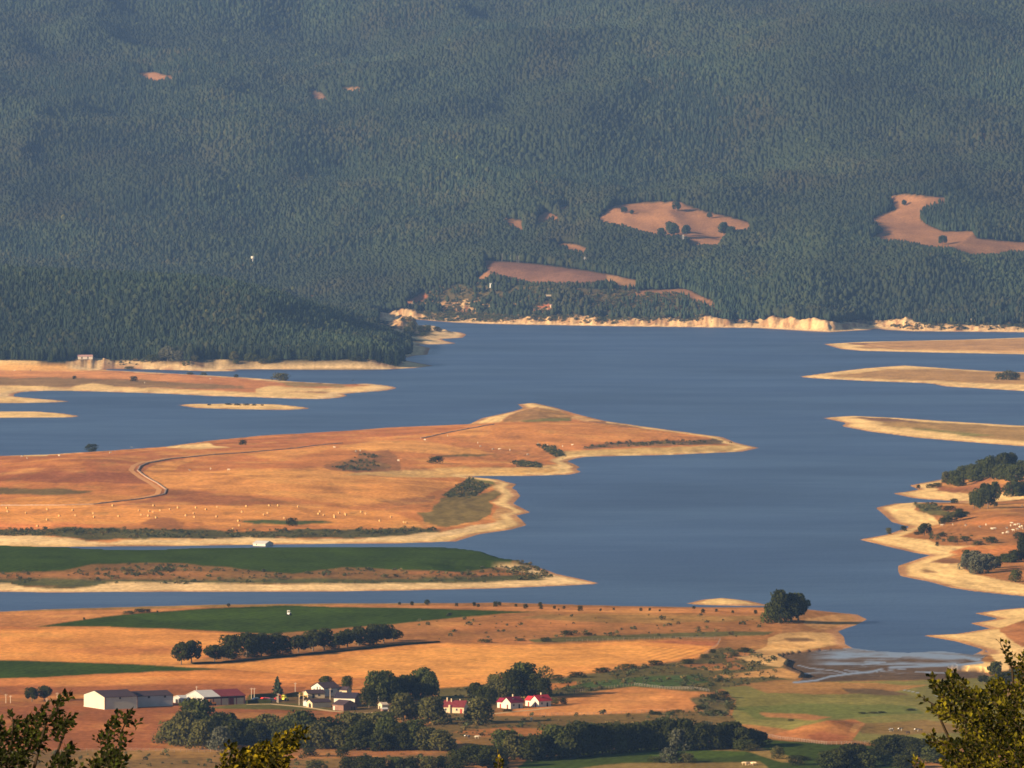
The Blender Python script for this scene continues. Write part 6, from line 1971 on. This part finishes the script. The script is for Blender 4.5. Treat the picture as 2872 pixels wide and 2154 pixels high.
for i, (x, y, kd) in enumerate(((1337, 2072, 'white'), (1314, 2072, 'dark'), (1405, 2068, 'tan'), (1538, 2066, 'white'), (1490, 2021, 'white'), (1308, 2070, 'pied'))):
    cow(x, y, kd, i * 73, ['white cow in the rough pasture between the thickets', 'dark cow beside the white one in the rough pasture', 'tan cow at the edge of the stream thicket', 'pale cow above the stream thicket, east of the tan one', 'lone white cow under the lane of the red-roofed houses', 'black and white cow at the west of the rough pasture'][i], 'cattle in the rough pasture')
for i, (x, y) in enumerate(((2088, 2146), (2096, 2147), (2103, 2146), (2111, 2147), (2118, 2146))):
    cow(x, y, 'tan', i * 40, '%s tan cow from the left in the file at the foot of the picture' % nth(i), 'file of tan cattle')
for i, (x, y) in enumerate(((40, 1041), (85, 1040), (405, 1075), (470, 1078), (590, 1064))):
    cow(x, y, 'white' if i % 2 == 0 else 'dark', i * 50, '%s tiny cow from the left on the low bank before the pine wood' % nth(i), 'cattle on the low bank')
# ------------------------------------------------------------------ tree tops of the hillside the picture is taken from
def leafmat(name, a, b, tr, lo=0.48, hi=0.74):
    m = mat_leaf(name, a, b, tr, 5.0, 0.0, False, lo, hi)  # dark patches paint self-shaded leaves, bright ones leaves in the sun
    return m


LF_DARK = leafmat('beech_leaves', (0.007, 0.010, 0.002), (0.045, 0.057, 0.008), 0.22)
LF_YEL = leafmat('yellowing_leaves', (0.010, 0.012, 0.002), (0.32, 0.24, 0.010), 0.25)
LF_MIX = leafmat('hornbeam_leaves', (0.007, 0.010, 0.002), (0.19, 0.165, 0.010), 0.32)


M_TWIG = mat_plain('dark_twigs', (0.028, 0.020, 0.012), 0.9, 0.2, 3.0)


def near_tree(label, dist, leaf, sprays, px_leaf, trunk_px, seed, thick=1.2):
    """sprays: (outline in photo pixels, (growth direction), number of twigs). Everything gets its true size at its distance."""
    r = random.Random(seed)
    k = dist / F
    bx = (trunk_px - CX) * k
    gz = ground_z(bx, dist)
    o = empty('hillside_tree', (bx, dist, gz))
    tag(o, label, 'tree', None)
    O = Vector((bx, dist, gz))

    def W(px, py, dy):
        x, y = unproject(px, py, 0)[0], 0
        u, v = (px - CX) / F, (CY - py) / F
        d = dist + dy
        dep = d
        return Vector((u * dep, (CT + v * ST) * dep, HC + (-ST + v * CT) * dep)) - O
    leaves, lf = [], []
    twigs = MB()
    branches = []
    for outline, (gx, gy), ntw in sprays:
        pa = np.array([outline])[0]
        x0, x1 = min(a for a, b in outline), max(a for a, b in outline)
        y0, y1 = min(b for a, b in outline), max(b for a, b in outline)

        def inside(x, y):
            c = False
            for (xa, ya), (xb, yb) in zip(outline, outline[1:] + outline[:1]):
                if (ya > y) != (yb > y) and x < (xb - xa) * (y - ya) / (yb - ya) + xa:
                    c = not c
            return c
        made = 0
        tries = 0
        while made < ntw and tries < ntw * 60:
            tries += 1
            x, y = r.uniform(x0, x1), r.uniform(y0, y1)
            if not inside(x, y):
                continue
            made += 1
            dz = r.gauss(0, 1) * thick
            ang = math.atan2(gy, gx) + r.gauss(0, 0.55)
            n = r.randint(4, 8)
            stp = px_leaf * 0.62
            pts = []
            cx, cy = x, y
            for i in range(n):
                pts.append((cx, cy, dz + 0.03 * i))
                ang += r.gauss(0, 0.12)
                cx += stp * math.cos(ang)
                cy += stp * math.sin(ang)
                if not inside(cx, cy):
                    break
            if len(pts) < 2:
                pts.append((cx, cy, dz))
            twigs.tube([W(*p) for p in pts], [0.004] * len(pts), 3, False)
            for i, (lx, ly, ld) in enumerate(pts):
                s = -1 if i % 2 else 1
                a2 = ang + s * r.uniform(0.5, 1.1) if i < len(pts) - 1 else ang
                L = px_leaf * k * r.uniform(1.05, 1.65)
                base = W(lx, ly, ld)
                ax = Vector((math.cos(a2), r.uniform(-0.6, 0.6), -math.sin(a2))).normalized()
                nrm = Vector((r.gauss(0, 0.7), r.gauss(-0.2, 0.7), r.uniform(0.2, 1.0))).normalized()
                sd_ = ax.cross(nrm).normalized()
                up = sd_.cross(ax).normalized()
                w = L * r.uniform(0.30, 0.40)
                b = len(leaves)
                leaves.extend([base, base + ax * L * 0.45 + sd_ * w + up * w * 0.35, base + ax * L, base + ax * L * 0.45 - sd_ * w + up * w * 0.35, base + ax * L * 0.45])
                lf.extend([(b, b + 4, b + 2, b + 1), (b, b + 3, b + 2, b + 4)])
        # the limb that carries this spray
        mx, my = sum(a for a, b in outline) / len(outline), sum(b for a, b in outline) / len(outline)
        tipx = max(outline, key=lambda q: q[0] * gx + q[1] * gy)
        branches.append(((mx, my), tipx))
    me = bpy.data.meshes.new('leaves')
    me.from_pydata([tuple(v) for v in leaves], [], lf)
    me.update()
    mesh_obj('foliage', me, o, leaf)
    tag(twigs.build('twigs', M_TWIG, o), kind='stuff')
    H = (W(CX, 2230, 0)).z
    MB().tube([(0, 0, -0.4), (0.1, 0, H * 0.4), (0.05, 0.1, H * 0.8), (0, 0, H)], [0.22, 0.17, 0.12, 0.07], 8).build('trunk', M_BARK, o)
    for (m, t) in branches:
        a = Vector((0, 0, H * 0.86))
        b = W(m[0] * 0.7 + t[0] * 0.3, m[1] * 0.7 + t[1] * 0.3 + 10, 0)
        c = W(t[0] * 0.92 + m[0] * 0.08, t[1] * 0.92 + m[1] * 0.08, 0)
        MB().tube([a, a.lerp(b, 0.5) - Vector((0, 0, 0.2)), b, c], [0.06, 0.035, 0.014, 0.004], 6).build('branch', M_TWIG, o)
    return o


near_tree('leafy dark treetop at the lower left with one long yellow-green shoot', 104.0, LF_DARK, [
    ([(-60, 2090), (-10, 2045), (20, 2030), (60, 2026), (100, 1998), (118, 1980), (150, 1974), (178, 1952), (198, 1948), (190, 1962), (168, 1985), (172, 2002), (150, 2022), (146, 2050), (128, 2092), (112, 2126), (70, 2170), (-60, 2190)], (0.75, -0.65), 160),
    ([(22, 2006), (34, 2004), (48, 2024), (50, 2040), (36, 2036)], (0.4, -0.9), 9),
    ([(-40, 2030), (2, 2022), (14, 2034), (0, 2050), (-40, 2060)], (0.6, -0.7), 10),
    ([(140, 2036), (165, 2022), (186, 2012), (206, 2004), (198, 2018), (196, 2030), (204, 2044), (190, 2050), (170, 2056), (166, 2080), (148, 2076)], (0.8, -0.6), 26),
    ([(112, 2170), (140, 2136), (160, 2126), (176, 2108), (186, 2086), (206, 2096), (200, 2112), (186, 2130), (196, 2142), (220, 2150), (230, 2170)], (0.6, -0.8), 46)], 12.5, -20, 3)
near_tree('upright spray of small dark leaves beside the lower left treetop', 110.0, LF_DARK, [
    ([(232, 2170), (240, 2140), (262, 2128), (270, 2104), (256, 2092), (262, 2072), (268, 2052), (284, 2056), (298, 2040), (302, 2022), (316, 2012), (322, 1998), (332, 1996), (344, 2010), (358, 2000), (370, 1994), (366, 2010), (372, 2026), (388, 2024), (386, 2040), (380, 2052), (388, 2062), (372, 2076), (358, 2092), (346, 2110), (360, 2124), (348, 2134), (352, 2170)], (0.25, -0.97), 68),
    ([(240, 2180), (262, 2130), (300, 2110), (340, 2116), (350, 2180)], (0.2, -0.97), 30)], 11.5, 300, 5, 0.8)
near_tree('yellowing leafy treetop rising before the thicket below the farm', 96.0, LF_YEL, [
    ([(600, 2180), (612, 2140), (628, 2120), (640, 2084), (650, 2090), (660, 2110), (690, 2104), (720, 2092), (750, 2090), (764, 2076), (772, 2062), (800, 2060), (812, 2052), (822, 2036), (832, 2044), (830, 2056), (852, 2050), (864, 2054), (856, 2068), (836, 2080), (832, 2100), (812, 2118), (800, 2140), (800, 2180)], (0.75, -0.66), 190)], 12.5, 690, 7, 0.9)
near_tree('tiny yellow shoot poking up at the bottom before the thickets', 98.0, LF_YEL, [
    ([(1388, 2175), (1392, 2150), (1398, 2140), (1394, 2120), (1402, 2122), (1406, 2140), (1414, 2134), (1412, 2152), (1420, 2175)], (0.1, -0.99), 12)], 11.0, 1402, 8, 0.3)
near_tree('big golden green treetop filling the lower right corner', 92.0, LF_MIX, [
    ([(2800, 1794), (2830, 1800), (2842, 1822), (2850, 1846), (2868, 1838), (2905, 1800), (2960, 1850), (2960, 2200), (2872, 2190), (2860, 2000), (2840, 1960), (2852, 1920), (2836, 1890), (2822, 1872), (2830, 1850), (2812, 1826), (2806, 1806)], (-0.55, -0.83), 150),
    ([(2660, 1886), (2676, 1884), (2690, 1904), (2712, 1912), (2740, 1930), (2756, 1948), (2780, 1912), (2806, 1904), (2832, 1912), (2850, 1930), (2872, 1940), (2880, 2080), (2800, 2060), (2740, 2040), (2720, 2020), (2700, 1990), (2676, 1960), (2650, 1930), (2640, 1918), (2660, 1916)], (-0.7, -0.7), 230),
    ([(2612, 1900), (2622, 1900), (2640, 1920), (2650, 1940), (2690, 1970), (2720, 2000), (2720, 2030), (2680, 2024), (2655, 2030), (2644, 2016), (2620, 2008), (2604, 1994), (2612, 1988), (2624, 1986), (2596, 1972), (2578, 1952), (2590, 1956), (2612, 1974), (2640, 1976), (2630, 1950), (2616, 1926)], (-0.85, -0.5), 90),
    ([(2592, 2054), (2606, 2056), (2640, 2072), (2664, 2070), (2690, 2086), (2720, 2060), (2780, 2060), (2900, 2060), (2920, 2200), (2680, 2200), (2660, 2160), (2640, 2130), (2616, 2100), (2600, 2084), (2608, 2074)], (-0.8, -0.55), 300),
    ([(2668, 2008), (2760, 2000), (2872, 2010), (2900, 2190), (2740, 2190), (2700, 2080), (2676, 2050)], (-0.6, -0.75), 260),
    ([(2556, 2134), (2570, 2130), (2590, 2150), (2600, 2180), (2566, 2180)], (-0.5, -0.85), 12)], 11.0, 2905, 9, 1.6)
for _o in bpy.data.objects:
    if _o.get('label') and len(_o['label'].split()) > 16:
        print('LONG', _o.name, _o['label'])
